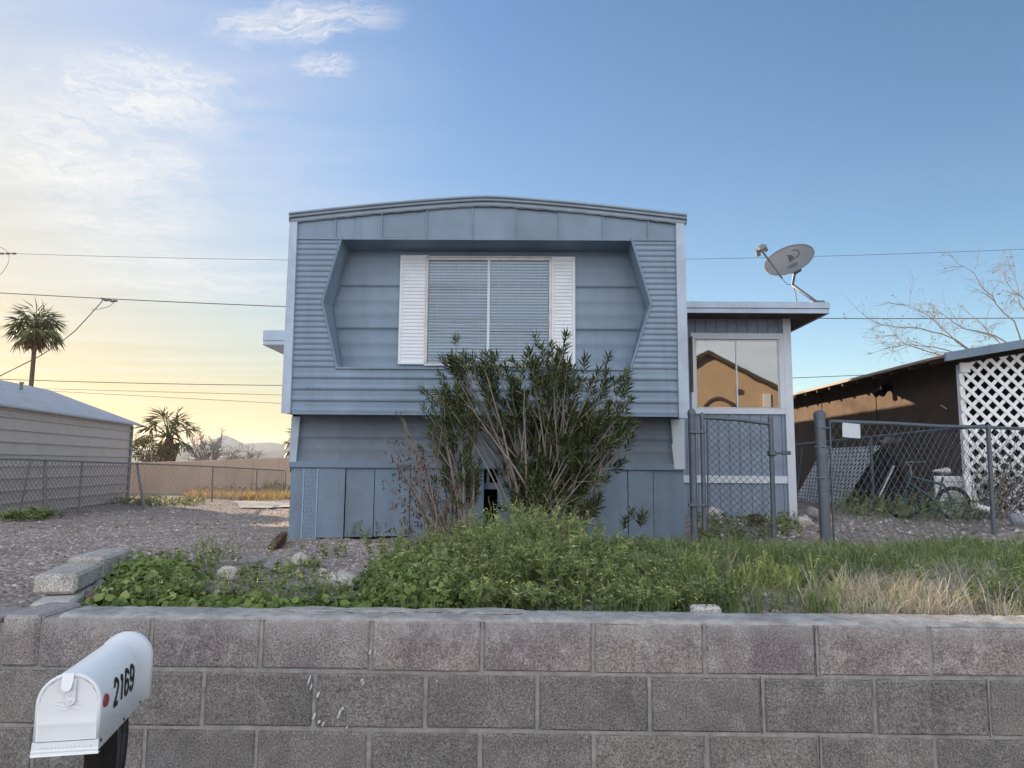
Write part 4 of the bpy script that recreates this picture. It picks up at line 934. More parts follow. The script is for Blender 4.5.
b = MB(); b.add([rp(EX - .03, 10.50, .012), rp(xr, 10.50, .012), rp(xr, 10.50, -.115), rp(EX - .03, 10.50, -.115), rp(EX - .03, 10.545, .012), rp(xr, 10.545, .012), rp(xr, 10.545, -.115), rp(EX - .03, 10.545, -.115)], [(3, 2, 1, 0), (4, 5, 6, 7), (0, 1, 5, 4), (2, 3, 7, 6), (3, 0, 4, 7)])
b.build('rake_board', M_fascia, nb)
y = 11.0; k = 0
while y < NY1:
    b = MB(); b.add([rp(EX + .04, y, -.05), rp(7.3, y, -.05), rp(7.3, y, -.12), rp(EX + .04, y, -.11), rp(EX + .04, y + .045, -.05), rp(7.3, y + .045, -.05), rp(7.3, y + .045, -.12), rp(EX + .04, y + .045, -.11)], [(0, 1, 2, 3), (7, 6, 5, 4), (0, 4, 5, 1), (3, 2, 6, 7), (0, 3, 7, 4)])
    b.build('rafter_tail', M_brown, nb); y += .61
b = MB(); c = np.array([EX + .5, 13.3, EZ - .22]); b.bbox((-.07, -.09, -.06), (.07, .09, .06), .015, c=c); 
for s in (-1, 1): b.tube([c + [-.05, s * .09, -.04], c + [-.16, s * .15, -.12]], [.045, .07], 10)
b.build('floodlight', M_dark, nb)
b = MB(); c = np.array([NX - .02, 11.75, 2.62]); b.tube([c, c + [-.05, -.1, -.0], c + [-.09, -.3, -.07]], .012, 5); b.build('wall_hook', M_alu, nb)
# porch screen
LY = 10.86; lx0 = at(960, 400, LY)[0]; pbx = at(959, 362, LY)
b = MB(); zt2 = lambda x: EZ - .17 + (x - EX) * SL
def clipz(p):  # lattice top follows the rake
    return (p[0], p[1], min(p[2], zt2(p[0]) - .02))
lattice(b, lx0, lx0 + 3.2, .80, 4.3, .205, .036, LY, .012, top=(zt2(lx0) - .01, SL))
lat = b.build('porch_lattice', M_latt, nb)
b = MB(); b.bbox((lx0 + .02, LY + .01, .6), (lx0 + .10, LY + .09, zt2(lx0) - .01), .005); b.bbox((lx0 + .0, LY - .05, zt2(lx0) - .14), (lx0 + .16, LY - .028, zt2(lx0 + .06) + .0), .005); b.build('porch_post', M_latt, nb)
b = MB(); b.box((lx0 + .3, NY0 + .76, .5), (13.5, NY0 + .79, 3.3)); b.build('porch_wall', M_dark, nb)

# leaning lattice sheet and dark board against the brown wall
b = MB(); H_ = 1.24; y0, y1 = 15.0, 17.6
def lean(p):  # p=(u along the wall, _, v up)
    u, yy, v = p; k = v / H_
    return (6.70 - .0 + .20 * k + yy, y0 + u - 1.45 * k * .9, .80 + v * .985)
lattice(b, 0, y1 - y0, 0, H_, .165, .034, 0, .008, lean)
tag(b.build('lattice_panel', M_latt, origin=(6.7, 16.2, .8)), 'white lattice sheet sagging against the brown wall behind the thick fence post', 'lattice')
q0, q1, q2, q3 = at(853, 502, 13.9), at(893, 510, 13.0), at(905, 447, 13.2), at(878, 443, 13.9)
b = MB(); vs = [q0, q1, q2, q3]; b.add(vs + [p + np.array([.03, .05, 0]) for p in vs], [(0, 1, 2, 3), (7, 6, 5, 4), (0, 4, 5, 1), (1, 5, 6, 2), (2, 6, 7, 3), (3, 7, 4, 0)])
tag(b.build('dark_board', M_wood, origin=q0), 'dark brown sheet leaning between the lattice sheet and the bicycle', 'board')
b = MB(); b.tube([at(879, 497, 11.6), at(894, 466, 11.7)], .017, 6); tag(b.build('wooden_stick', M_alu, origin=at(879, 497, 11.6)), 'pale bare stick leaning left of the bicycle wheel', 'stick')
b = MB(); b.tube([at(880 + 4 * k, 441 + 2 * math.sin(k * 2.), 12.9) for k in range(8)], [.02, .06, .09, .06, .08, .05, .03, .01], 7); tag(b.build('garden_hose', M_wirefar, origin=at(890, 450, 12.9)), 'grey rumpled bundle lying on top of the dark leaning sheet', 'bundle')

# ------------------------------------------------------------------ bicycle
M_teal = mat('teal_bike_paint', (.024, .07, .085), .2, 12, .4, spec=.5); M_tyre = mat('rubber', (.018, .018, .02), .2, 20, .8); M_steel = mat('bike_steel', (.25, .25, .26), .15, 20, .4, metal=.6)
BY = 10.55; w1 = at(902.5, 496, BY); w2 = at(953, 500, BY - .1); rw = .235
bike = thing('bicycle', ((w1[0] + w2[0]) / 2, BY, .85), 'teal bicycle standing by the brown wall behind the chain-link fence', 'bicycle')
bz = float(hgt(6.2, BY)); w1[2] = bz + rw; w2[2] = bz + rw
def wheel(c, yaw):
    e = np.array([math.cos(yaw), math.sin(yaw), 0]); z = np.array([0, 0, 1.])
    circ = lambda r_, n=28: [c + r_ * (math.cos(t) * e + math.sin(t) * z) for t in np.linspace(0, 2 * math.pi, n + 1)]
    b = MB(); b.tube(circ(rw - .02), .027, 7, False); t_ = b.build('tyre', M_tyre, bike)
    b = MB(); b.tube(circ(rw - .045), .009, 5, False)
    for k in range(14): a = math.pi * 2 * k / 14; b.tube([c, c + (rw - .045) * (math.cos(a) * e + math.sin(a) * z)], .0018, 3)
    b.tube([c - np.cross(e, z) * .05, c + np.cross(e, z) * .05], .018, 8); b.build('rim', M_steel, bike)
wheel(w1, rad(-28)); wheel(w2, rad(-8))
bx = w2 - w1; bl = bx / np.linalg.norm(bx); zz = np.array([0, 0, 1.])
hd_t = w1 + bl * .13 + zz * .40; hd_b = w1 + bl * .085 + zz * .27; bbk = w1 + bl * .46 * 1.0 + zz * .02; st_t = w1 + bl * .56 + zz * .36; 
b = MB(); b.tube([hd_b, hd_t], .022, 8); b.tube([hd_b + zz * .02, bbk], .022, 8); b.tube([hd_t - zz * .03, st_t - zz * .10], .02, 8); b.tube([bbk, st_t], .017, 8)
sd = np.cross(bl, zz)
for s in (-.045, .045): b.tube([bbk, w2 + sd * s], .011, 6); b.tube([st_t - zz * .08, w2 + sd * s], .011, 6); b.tube([hd_b, w1 + sd * s], .013, 6)
b.build('frame', M_teal, bike)
b = MB(); hb = hd_t + zz * .12; b.tube([hd_t, hb], .014, 6); b.tube([hb - sd * .24 + bl * .12 + zz * .07, hb - sd * .16 + zz * .06, hb, hb + sd * .16 + zz * .06, hb + sd * .24 + bl * .12 + zz * .07], .013, 6); b.build('handlebar', M_steel, bike)
b = MB(); sp = st_t + zz * .10; b.tube([st_t, sp], .012, 6); b.tube([sp - bl * .13, sp - bl * .05, sp + bl * .05, sp + bl * .10], [.012, .03, .055, .04], 8); b.build('saddle', M_alu, bike)
b = MB(); b.tube([bbk - sd * .06, bbk + sd * .06], .03, 10); b.tube([bbk + sd * .05, bbk + sd * .06 - zz * .13 + bl * .03], .011, 5); b.tube([bbk - sd * .05, bbk - sd * .06 + zz * .13 - bl * .03], .011, 5); b.build('crank', M_steel, bike)
# white louvred board behind the bicycle
b = MB(); A = at(934, 476, 11.15); B = at(964, 515, 11.15); 
for k in range(7):
    z0 = B[2] + (A[2] - B[2]) * k / 7; z1 = B[2] + (A[2] - B[2]) * (k + .86) / 7; b.bbox((A[0], 11.12 + .01 * (k % 2), z0), (B[0], 11.16, z1), .004)
b.box((A[0] + .01, 11.165, B[2]), (B[0] - .01, 11.18, A[2])); tag(b.build('slatted_board', M_latt, origin=((A[0] + B[0]) / 2, 11.15, B[2])), 'white slatted board standing behind the bicycle rear wheel', 'board')
b = MB(); q = [at(964, 474, 10.7), at(972, 478, 10.7), at(982, 512, 10.5), at(970, 515, 10.5)]; b.add(q + [p + np.array([0, .03, 0]) for p in q], [(3, 2, 1, 0), (4, 5, 6, 7), (0, 1, 5, 4), (1, 2, 6, 5), (2, 3, 7, 6), (3, 0, 4, 7)]); tag(b.build('white_plank', M_latt, origin=q[3]), 'white plank leaning right of the bicycle rear wheel', 'plank')
b = MB(); b.tube([at(973, 506, 10.2), at(991, 510, 10.2)], .04, 8); tag(b.build('white_pipe', M_latt, origin=at(982, 512, 10.2)), 'short white pipe lying near the rear fence post', 'pipe')

# ------------------------------------------------------------------ shed on the left
M_shed = mat('tan_metal_siding', (.47, .415, .385), .06, 3, .5, .05, 20, spec=.35, streak=.12)
M_shedroof = mat('pale_metal_roof', (.36, .39, .45), .1, 3, .5, metal=.15, spec=.4)
s_a, s_b = np.array([-10.35, 12.6]), np.array([-11.74, 21.3]); ez = at(128, 423, 21.3)[2]; ez0 = at(0, 402, 14.2)[2]; bot = .2
shed = thing('metal_shed', (-13, 16.5, .3), 'tan metal shed with lapped horizontal siding and pale blue-grey roof', 'shed')
e = (s_b - s_a) / np.linalg.norm(s_b - s_a); nr = np.array([-e[1], e[0]]); LS = np.linalg.norm(s_b - s_a)
def sp3(u, d, z): q = s_a + e * u + nr * d; return (q[0], q[1], z)
b = MB(); pr = ribprof(0, bot, ez, .262, .035, [(0, 1), (.10, 1), (.14, .25), (.2, 0), (.93, 0), (.97, .9)])
vs = []
for y, z in pr: vs += [sp3(0, -0 + y * 1.0, z), sp3(LS, y, z)]
b.add([(p[0], p[1], p[2]) for p in vs], [(2 * i, 2 * i + 1, 2 * i + 3, 2 * i + 2) for i in range(len(pr) - 1)])
wd = 5.0; rz = ez + .92
for u in (0, LS): b.add([sp3(u, 0, bot), sp3(u, wd, bot), sp3(u, wd, ez), sp3(u, wd / 2, rz), sp3(u, 0, ez)], [(0, 1, 2, 3, 4)])
b.add([sp3(0, wd, bot), sp3(LS, wd, bot), sp3(LS, wd, ez), sp3(0, wd, ez)], [(0, 1, 2, 3)])
b.build('wall', M_shed, shed)
b = MB()
for sg in (0, 1):
    d0, d1 = (-.16, wd / 2) if sg == 0 else (wd + .16, wd / 2); z0 = ez - .03
    b.add([sp3(-.2, d0, z0), sp3(LS + .42, d0, z0), sp3(LS + .42, d1, rz + .04), sp3(-.2, d1, rz + .04), sp3(-.2, d0, z0 - .04), sp3(LS + .42, d0, z0 - .04), sp3(LS + .42, d1, rz), sp3(-.2, d1, rz)], [(0, 1, 2, 3), (7, 6, 5, 4), (0, 4, 5, 1), (1, 5, 6, 2), (2, 6, 7, 3), (3, 7, 4, 0)])
    k = 0.
    while k < LS + .2: b.tube([sp3(k, d0, z0 + .008), sp3(k, d1, rz + .048)], .016, 4); k += .25
b.build('roof', M_shedroof, shed)
b = MB(); v0 = [sp3(0, -.05, ez - .12), sp3(LS + .01, -.05, ez - .12), sp3(LS + .01, -.05, ez - .035), sp3(0, -.05, ez - .035)]; v1 = [sp3(0, 0, ez - .12), sp3(LS + .01, 0, ez - .12), sp3(LS + .01, 0, ez - .035), sp3(0, 0, ez - .035)]
b.add(v0 + v1, [(0, 1, 2, 3), (0, 4, 5, 1), (1, 5, 6, 2), (0, 3, 7, 4)]); b.build('eave_trim', mat('warm_trim', (.42, .37, .33), .06, 5, .5), shed)
b = MB(); b.tube([sp3(LS, -.03, bot), sp3(LS, -.03, ez - .1)], .045, 4); b.build('corner_post', M_wirefar, shed)
b = MB(); vp = at(21, 390, 17.5); b.tube([vp, vp + [0, 0, .16]], .035, 8); b.tube([vp + [0, 0, .16], vp + [0, 0, .2]], [.06, .05], 8); b.build('vent_pipe', M_wirefar, shed)

# tan wall at the back of the lot
M_tan = mat('tan_block_fence', (.46, .345, .27), .10, .8, .9, .3, 12, spec=.1, dirt=(.36, .26, .20), dirtamt=.4, dscale=.8)
tw = [at(100, 466, 33.5), at(300, 456.5, 36.5)]
tw = thing('tan_fence_wall', (-16, 35, .1), 'plain tan wall closing the yard behind the chain-link fence', 'wall')
A, B = at(60, 466.5, 33.0), at(470, 453, 38.0); b = MB(); n = 16
for k in range(n):
    p = A + (B - A) * k / n; q = A + (B - A) * (k + 1) / n; dz = .0
    b.add([(p[0], p[1], -.6), (q[0] - .012, q[1], -.6), (q[0] - .012, q[1], q[2]), (p[0], p[1], q[2]), (p[0], p[1] + .15, -.6), (q[0], q[1] + .15, -.6), (q[0], q[1] + .15, q[2]), (p[0], p[1] + .15, q[2])], [(0, 1, 2, 3), (7, 6, 5, 4), (3, 2, 6, 7), (1, 5, 6, 2), (0, 3, 7, 4)])
b.build('wall_panel', M_tan, tw)
b = MB(); b.tube([A + [0, .07, .02], (A + B) / 2 + [0, .07, .02], B + [0, .07, .02]], .05, 4); b.build('wall_coping', M_tan, tw)

# ------------------------------------------------------------------ power lines and poles
M_cable = mat('cable', (.10, .10, .11), .1, 5, .6)
def cable(ctrl, Y, r, label):
    """ctrl: sight lines; smooth sagging wire through them at distance Y"""
    P = [at(px, py, Y) for px, py in ctrl]; xs_ = np.array([p[0] for p in P]); z_ = np.array([p[2] for p in P])
    co = np.polyfit(xs_, z_, 2 if len(xs_) > 3 else 1); X = np.linspace(at(-330, 300, Y)[0], at(1320, 300, Y)[0], 90)
    o = MB(); o.tube([(x, Y, np.polyval(co, x)) for x in X], r, 5, False); return thing('power_line', (X[0], Y, float(np.polyval(co, X[0]))), label, 'cable', 'overhead wires'), o, co, X
mk = lambda t: t[1].build('wire', M_cable, t[0])
tA = cable([(0, 253), (140, 257), (283, 260.5), (690, 259), (850, 255), (1024, 249.5)], 34, .011, 'highest thin overhead wire crossing the sky behind the home'); mk(tA)
b = MB(); c = at(-4, 262, 34); b.tube([c + [.62 * math.cos(t), .1 * math.sin(t * 2), .78 * math.sin(t)] for t in np.linspace(-1.6, 1.7, 16)], .012, 5, False); b.build('slack_loop', M_cable, tA[0])
for px in (2, 8, 14): c = at(px, 253.6, 34); b = MB(); b.tube([c - [.09, 0, 0], c + [.09, 0, .0]], .05, 6); b.build('insulator', M_cable, tA[0])
tB = cable([(0, 293), (105, 298.5), (283, 306.5), (830, 318.5), (1024, 318)], 33, .021, 'second overhead wire, thicker, with the service splice at its left'); mk(tB)
for k in range(5): c = at(103 + k * 3, 298.6 + k * .5 + (k % 2), 33); b = MB(); b.tube([c - [.08, 0, .0], c + [.1, 0, -.02]], .05, 6); b.build('splice', M_cable, tB[0])
tC = cable([(0, 379.5), (140, 382.5), (283, 386), (795, 377.5), (870, 375)], 36, .018, 'lowest clear overhead wire passing just above the shed roof'); mk(tC)
tD = cable([(40, 388), (160, 393), (283, 394.5)], 60, .018, 'faint distant overhead wire below the lowest clear one'); mk(tD)
tE = cable([(40, 389), (160, 400), (283, 402)], 60, .018, 'faintest and lowest distant overhead wire near the palm tops'); mk(tE)
dp_ = [(104, 299), (98, 306), (88, 317), (75, 331), (60, 343), (40, 356), (20, 366), (0, 376), (-40, 392)]
dw = thing('service_drop', at(104, 299, 33), 'sagging service cable dropping left from the splice past the tall palm', 'cable')
b = MB(); b.tube([at(px, py, 33 - k * .3) for k, (px, py) in enumerate(dp_)], .022, 5, False); b.build('cable', M_cable, dw)
b = MB(); b.tube([at(116, 300.5, 33), at(110, 306, 33), at(100, 309, 33), at(92, 309.5, 32.7)], .014, 5, False); b.build('drip_loop', M_cable, dw)
M_pole = mat('pole_wood', (.10, .07, .05), .2, 6, .85, .3, 40)
for px, lb_ in ((-330, 'tall wooden utility pole carrying the wires beyond the left edge'), (1320, 'tall wooden utility pole carrying the wires beyond the right edge')):
    X = at(px, 300, 34)[0]; po = thing('utility_pole', (X, 34, 0), lb_, 'utility pole')
    zt_ = float(np.polyval(tA[2], X))
    b = MB(); b.tube([(X, 34, -.5), (X, 34, zt_ + .9)], [.18, .12], 10); b.build('pole', M_pole, po); po['group'] = 'utility poles'
    b = MB(); b.bbox((X - .06, 32.6, zt_ - .12), (X + .06, 36.4, zt_ - .0), .01); b.build('crossarm', M_pole, po)

# ------------------------------------------------------------------ houses outside the frame: across the street (seen in the glass) and far left (added unseen to shade the yard)
M_stucco = mat('tan_stucco', (.45, .35, .25), .08, 2, .9, .3, 40, spec=.1); M_rooft = mat('brown_shingle', (.07, .055, .05), .25, 10, .9, .4, 40, spec=.1); M_grn = mat('garage_door_paint', (.55, .5, .43), .05, 5, .6)
def house(name, x0, x1, y0, y1, zb, ze, zr, face, label, ridge_y=True, wins=(), door=None):
    h_ = thing(name, ((x0 + x1) / 2, (y0 + y1) / 2, zb), label, 'house'); b = MB(); xm, ym = (x0 + x1) / 2, (y0 + y1) / 2
    b.add([(x0, y0, zb), (x1, y0, zb), (x1, y1, zb), (x0, y1, zb), (x0, y0, ze), (x1, y0, ze), (x1, y1, ze), (x0, y1, ze)], [(0, 1, 5, 4), (1, 2, 6, 5), (2, 3, 7, 6), (3, 0, 4, 7)])
    o = .5
    if ridge_y:
        b.add([(x0, y0, ze), (x1, y0, ze), (xm, y0, zr)], [(0, 1, 2)]); b.add([(x0, y1, ze), (x1, y1, ze), (xm, y1, zr)], [(0, 2, 1)])
    b.build('wall', M_stucco, h_); b = MB()
    s = (zr - ze) / (xm - x0)
    if ridge_y:
        for sg in (-1, 1):
            xe = xm + sg * (xm - x0 + o); zz_ = ze - s * o
            b.add([(xe, y0 - o, zz_), (xm, y0 - o, zr), (xm, y1 + o, zr), (xe, y1 + o, zz_), (xe, y0 - o, zz_ + .18), (xm, y0 - o, zr + .18), (xm, y1 + o, zr + .18), (xe, y1 + o, zz_ + .18)], [(0, 1, 2, 3), (7, 6, 5, 4), (0, 4, 5, 1), (3, 2, 6, 7), (0, 3, 7, 4)])
    b.build('roof', M_rooft, h_)
    yf = y1 if face > 0 else y0
    for (xa, xb, za, zb_) in wins:
        b = MB(); b.bbox((xa - .08, yf - .03, za - .08), (xb + .08, yf + .05, zb_ + .08), .01); fr_ = b.build('window', M_grn, h_)
        b = MB(); b.box((xa, yf - .02 if face < 0 else yf + .052, za), (xb, yf + .054 if face > 0 else yf - .01, zb_)); b.build('pane', M_dark, fr_)
    if door: b = MB(); b.bbox((door[0], yf - .04, zb), (door[1], yf + .06, door[2]), .01); b.build('door', M_grn, h_)
house('stucco_house', 3.4, 15.0, -24, -14.5, 0, 4.1, 7.1, 1, 'tan stucco gabled house across the street reflected in the addition window', wins=((6.4, 7.9, 1.0, 2.2),), door=(12.9, 13.9, 2.1))
house('stucco_house', -36, -22.6, 13.5, 28.2, .2, 8.2, 10.8, -1, 'tall tan stucco house added unseen beyond the left edge to shade the yard', wins=((-31, -29.5, 1.4, 2.8), (-27, -25.5, 1.4, 2.8), (-31, -29.5, 4.3, 5.5)))

hs_ = [o for o in bpy.data.objects if o.name == 'stucco_house'][0]
b = MB(); b.bbox((11.95, -14.50, 0), (12.35, -14.36, 5.2), .02); b.build('upright_strip', M_white, hs_)  # white strip added for the pale upright band reflected in the glass
b = MB(); b.tube([(9.8 + .75 * math.cos(t), -14.46, 4.3 + .6 * math.sin(t)) for t in np.linspace(0, math.pi, 16)], .09, 6); b.build('arch_moulding', M_rooft, hs_)
b = MB(); b.bbox((10.6, -14.5, 5.15), (10.85, -14.3, 5.4), .03); b.build('wall_lamp', M_rooft, hs_)
# ------------------------------------------------------------------ foliage tools
def unit(a): return a / (np.linalg.norm(a, axis=-1, keepdims=True) + 1e-9)
def leaf_arrays(P, D, L, W, up=None, fold=.18, droop=.12, jit=.5):
    """folded pointed leaves: 5 points, 2 quads each"""
    n = len(P); D = unit(D); ref = np.tile([0, 0, 1.], (n, 1)) if up is None else up
    ref = ref + rng.normal(0, jit, (n, 3)); S = unit(np.cross(D, ref)); Nn = np.cross(S, D)
    L = np.asarray(L).reshape(-1, 1) * np.ones((n, 1)); W = np.asarray(W).reshape(-1, 1) * np.ones((n, 1))
    mid = P + D * L * .5 + Nn * L * .03
    V = np.stack([P, P + D * L * .42 - S * W / 2 + Nn * W * fold, mid, P + D * L * .42 + S * W / 2 + Nn * W * fold, P + D * L - Nn * L * droop], 1).reshape(-1, 3)
    o = (np.arange(n) * 5)[:, None, None]; Q = np.array([(0, 2, 4, 1), (0, 3, 4, 2)])[None]
    return V, (o + Q).reshape(-1, 4)
def round_leaves(P, Nrm, R):
    """lobed round leaves with a dished centre (mallow), 9 points 4 quads"""
    n = len(P); Nrm = unit(Nrm); S = unit(np.cross(Nrm, rng.normal(0, 1, (n, 3)))); T = np.cross(Nrm, S); R = np.asarray(R).reshape(-1, 1)
    vs = [P - Nrm * R * .22]
    for k in range(8):
        t = 2 * math.pi * k / 8 + .2; q = (1.0 if k % 2 else .80) * rng.uniform(.85, 1.12, (n, 1)); vs.append(P + R * q * (math.cos(t) * S + math.sin(t) * T) + Nrm * R * rng.normal(0, .10, (n, 1)))
    V = np.stack(vs, 1).reshape(-1, 3); o = (np.arange(n) * 9)[:, None, None]
    Q = np.array([(0, 1, 2, 3), (0, 3, 4, 5), (0, 5, 6, 7), (0, 7, 8, 1)])[None]; return V, (o + Q).reshape(-1, 4)
def blade_arrays(P, D, L, W, bend):
    """grass blades: 5 points (2 quads as tri strips padded), curving over"""
    n = len(P); D = unit(D); h = unit(D * [1, 1, 0] + rng.normal(0, .02, (n, 3)) * [1, 1, 0]); S = unit(np.cross(h, np.tile([0, 0, 1.], (n, 1))) + rng.normal(0, .3, (n, 3)) * [1, 1, 0])
    L = np.asarray(L).reshape(-1, 1); W = np.asarray(W).reshape(-1, 1) * np.ones((n, 1)); bend = np.asarray(bend).reshape(-1, 1)
    m1 = P + D * L * .5; m2 = P + D * L * .8 + h * L * bend * .35 - np.array([0, 0, 1.]) * L * bend * .12; tp = P + D * L * .95 + h * L * bend - np.array([0, 0, 1.]) * L * bend * .5
    V = np.stack([P - S * W / 2, P + S * W / 2, m1 + S * W * .45, m1 - S * W * .45, m2 + S * W * .28, m2 - S * W * .28, tp + S * W * .05, tp - S * W * .05], 1).reshape(-1, 3)
    o = (np.arange(n) * 8)[:, None, None]; Q = np.array([(0, 1, 2, 3), (3, 2, 4, 5), (5, 4, 6, 7)])[None]; return V, (o + Q).reshape(-1, 4)
def cat(parts):
    Vs, Fs, b = [], [], 0
    for V, Fc in parts: Vs.append(V); Fs.append(Fc + b); b += len(V)
    return np.concatenate(Vs), np.concatenate(Fs)
def rep(a, k): return np.repeat(a, k)
def bez(a, c, d, n):
    t = np.linspace(0, 1, n)[:, None]; return (1 - t) ** 2 * a + 2 * t * (1 - t) * c + t * t * d

M_oleander = leafmat('oleander_leaf', [(.034, .050, .017), (.056, .078, .026), (.090, .110, .037), (.140, .155, .056), (.24, .21, .08)], .45, .18, .4)
M_stem = mat('grey_bark', (.29, .255, .225), .25, 14, .85, .2, 80, spec=.15)
M_deadstem = mat('dry_twig', (.24, .20, .17), .25, 14, .9, spec=.1)
M_deadleaf = leafmat('dry_leaf', [(.07, .035, .022), (.13, .07, .045), (.20, .12, .08)], .8, .2, .1)
def whorls(tips, dirs, L, n0, n1, node=.022, wd=.016, spread=1.0):
    P, D = [], []
    for p, d in zip(tips, dirs):
        k = rng.integers(n0, n1); d = d / np.linalg.norm(d); a = np.cross(d, [.3, .2, .9]); a /= np.linalg.norm(a); c = np.cross(d, a); ph = rng.uniform(0, 6)
        for i in range(k):
            q = p - d * i * node; sp = spread * (.45 + .5 * min(1, i / 6))
            for j in range(3): t = ph + i * 1.05 + j * 2.094; P.append(q); D.append(d + sp * 1.25 * (math.cos(t) * a + math.sin(t) * c) + rng.normal(0, .12, 3))
    P, D = np.array(P), np.array(D); n = len(P); return leaf_arrays(P, D, rng.uniform(L * .65, L * 1.15, n), wd * rng.uniform(.8, 1.2, n), fold=.2, droop=.10), n
def shrub(name, label, bases, targets, L=.11, seed=1, twig=4, wd=.016, rstem=.011, lower=.0):
    """targets: (px,py,Y,weight) -> stems from bases to those sight points, side twigs, whorled leaves at the ends"""
    r = np.random.default_rng(seed); b = MB(); tips, dirs = [], []
    b0 = np.mean(bases, 0); root = thing(name, (b0[0], b0[1], float(hgt(b0[0], b0[1]))), label, 'shrub')
    for (px, py, Y, nt) in targets:
        e = at(px, py, Y); s = bases[r.integers(len(bases))] + r.normal(0, .03, 3) * [1, 1, 0]; s[2] = hgt(s[0], s[1]) - .03
        m = s + (e - s) * .5 + np.array([(s[0] - e[0]) * .08, 0, np.linalg.norm(e - s) * .07]) + r.normal(0, .05, 3)
        pts = bez(s, m, e, 9) + r.normal(0, .008, (9, 3)) * np.linspace(0, 1, 9)[:, None]; ln_ = np.linalg.norm(e - s)
        b.tube(pts, np.linspace(rstem * r.uniform(.7, 1.25) * (.6 + .4 * ln_), .0032, 9), 5, False)
        d = pts[-1] - pts[-2]; tips.append(e); dirs.append(d)
        for k in range(nt):
            t = r.uniform(.45 if lower == 0 else lower, .95); i = int(t * 8); p = pts[i] + (pts[min(8, i + 1)] - pts[i]) * (t * 8 - i); dd = unit(pts[min(8, i + 1)] - pts[i]) + r.normal(0, .48, 3) + [0, 0, .25]; dd = dd / np.linalg.norm(dd); q = p + dd * r.uniform(.16, .42) * (.5 + .35 * ln_)
            b.tube([p, (p + q) / 2 + r.normal(0, .012, 3), q], [.0045, .0035, .0025], 4, False); tips.append(q); dirs.append(dd + [0, 0, .3])
    b.build('stems', M_stem, root)
    (V, Fc), n = whorls(tips, dirs, L, 5, 12, .02, wd)
    cl = rng.normal(.45, .2, len(tips)); np_mesh('leaves', V, Fc, M_oleander, root, rnd=rep(np.clip(rng.normal(.36, .2, n) + (rng.uniform(0, 1, n) < .03) * .5, 0, 1), 5), smooth=False)
    return root
# oleander: sight points along and inside the crown, as it stands before the home
def G(px, y=6.95): p = at(px, 525, y); return np.array([p[0], y, 0.])
r_ = np.random.default_rng(11)
T = []
outer = [(452, 352), (440, 365), (434, 382), (446, 372), (462, 346), (470, 352), (480, 350), (493, 350), (505, 357), (520, 360), (531, 352), (527, 340), (541, 338), (552, 337), (560, 342), (566, 352), (570, 362), (556, 356), (580, 372), (590, 374), (576, 360), (598, 362), (610, 365), (606, 380), (620, 372), (628, 378), (633, 388), (622, 395), (636, 415), (640, 418), (628, 424), (632, 408), (615, 402), (598, 392), (545, 365), (535, 372), (512, 372), (487, 365), (468, 366), (455, 380), (444, 392), (549, 348), (537, 352), (562, 372), (585, 392), (570, 388), (552, 382)]
for (px, py) in outer: T.append((px - max(0, px - 590) * .08 + r_.normal(0, 2), py + 10 + r_.normal(0, 2), r_.uniform(6.35, 7.25), int(r_.integers(1, 4)) if px > 452 else 1))
for _ in range(44):
    px, py = r_.uniform(548, 628), r_.uniform(408, 470); T.append((px, py, r_.uniform(6.4, 7.3), 2))
for _ in range(28):
    px, py = r_.uniform(525, 605), r_.uniform(455, 512); T.append((px, py, r_.uniform(6.4, 7.1), 2))
for _ in range(9): T.append((r_.uniform(440, 500), r_.uniform(354, 380), r_.uniform(6.4, 7.0), 2))
for _ in range(6): T.append((r_.uniform(530, 572), r_.uniform(352, 390), r_.uniform(6.4, 7.0), 2))
for _ in range(12): T.append((r_.uniform(440, 520), r_.uniform(380, 420), r_.uniform(6.5, 7.2), 1))
for _ in range(22): T.append((r_.uniform(500, 575), r_.uniform(375, 440), r_.uniform(6.7, 7.3), 2))
for _ in range(14): T.append((r_.uniform(500, 545), r_.uniform(440, 500), r_.uniform(6.6, 7.1), 2))
shrub('oleander_shrub', 'big spreading dark green oleander with bare grey lower stems before the window', [G(p, y) for p, y in ((520, 6.9), (535, 6.8), (548, 6.95), (556, 6.85), (566, 6.9), (540, 7.0), (575, 6.95), (528, 6.8))], T, .105, 5, wd=.019)
T = []
for _ in range(17): T.append((r_.uniform(432, 478), r_.uniform(418, 452), r_.uniform(6.5, 7.0), 2))
for _ in range(8): T.append((r_.uniform(440, 478), r_.uniform(465, 505), r_.uniform(6.5, 6.9), 2))
for _ in range(6): T.append((r_.uniform(432, 470), r_.uniform(385, 412), r_.uniform(6.6, 7.0), 2))
shrub('oleander_shrub', 'narrow leafy oleander clump between the dry twiggy bush and the big oleander', [G(p, 6.75) for p in (455, 462, 468, 473)], T, .09, 6, wd=.015, rstem=.010)
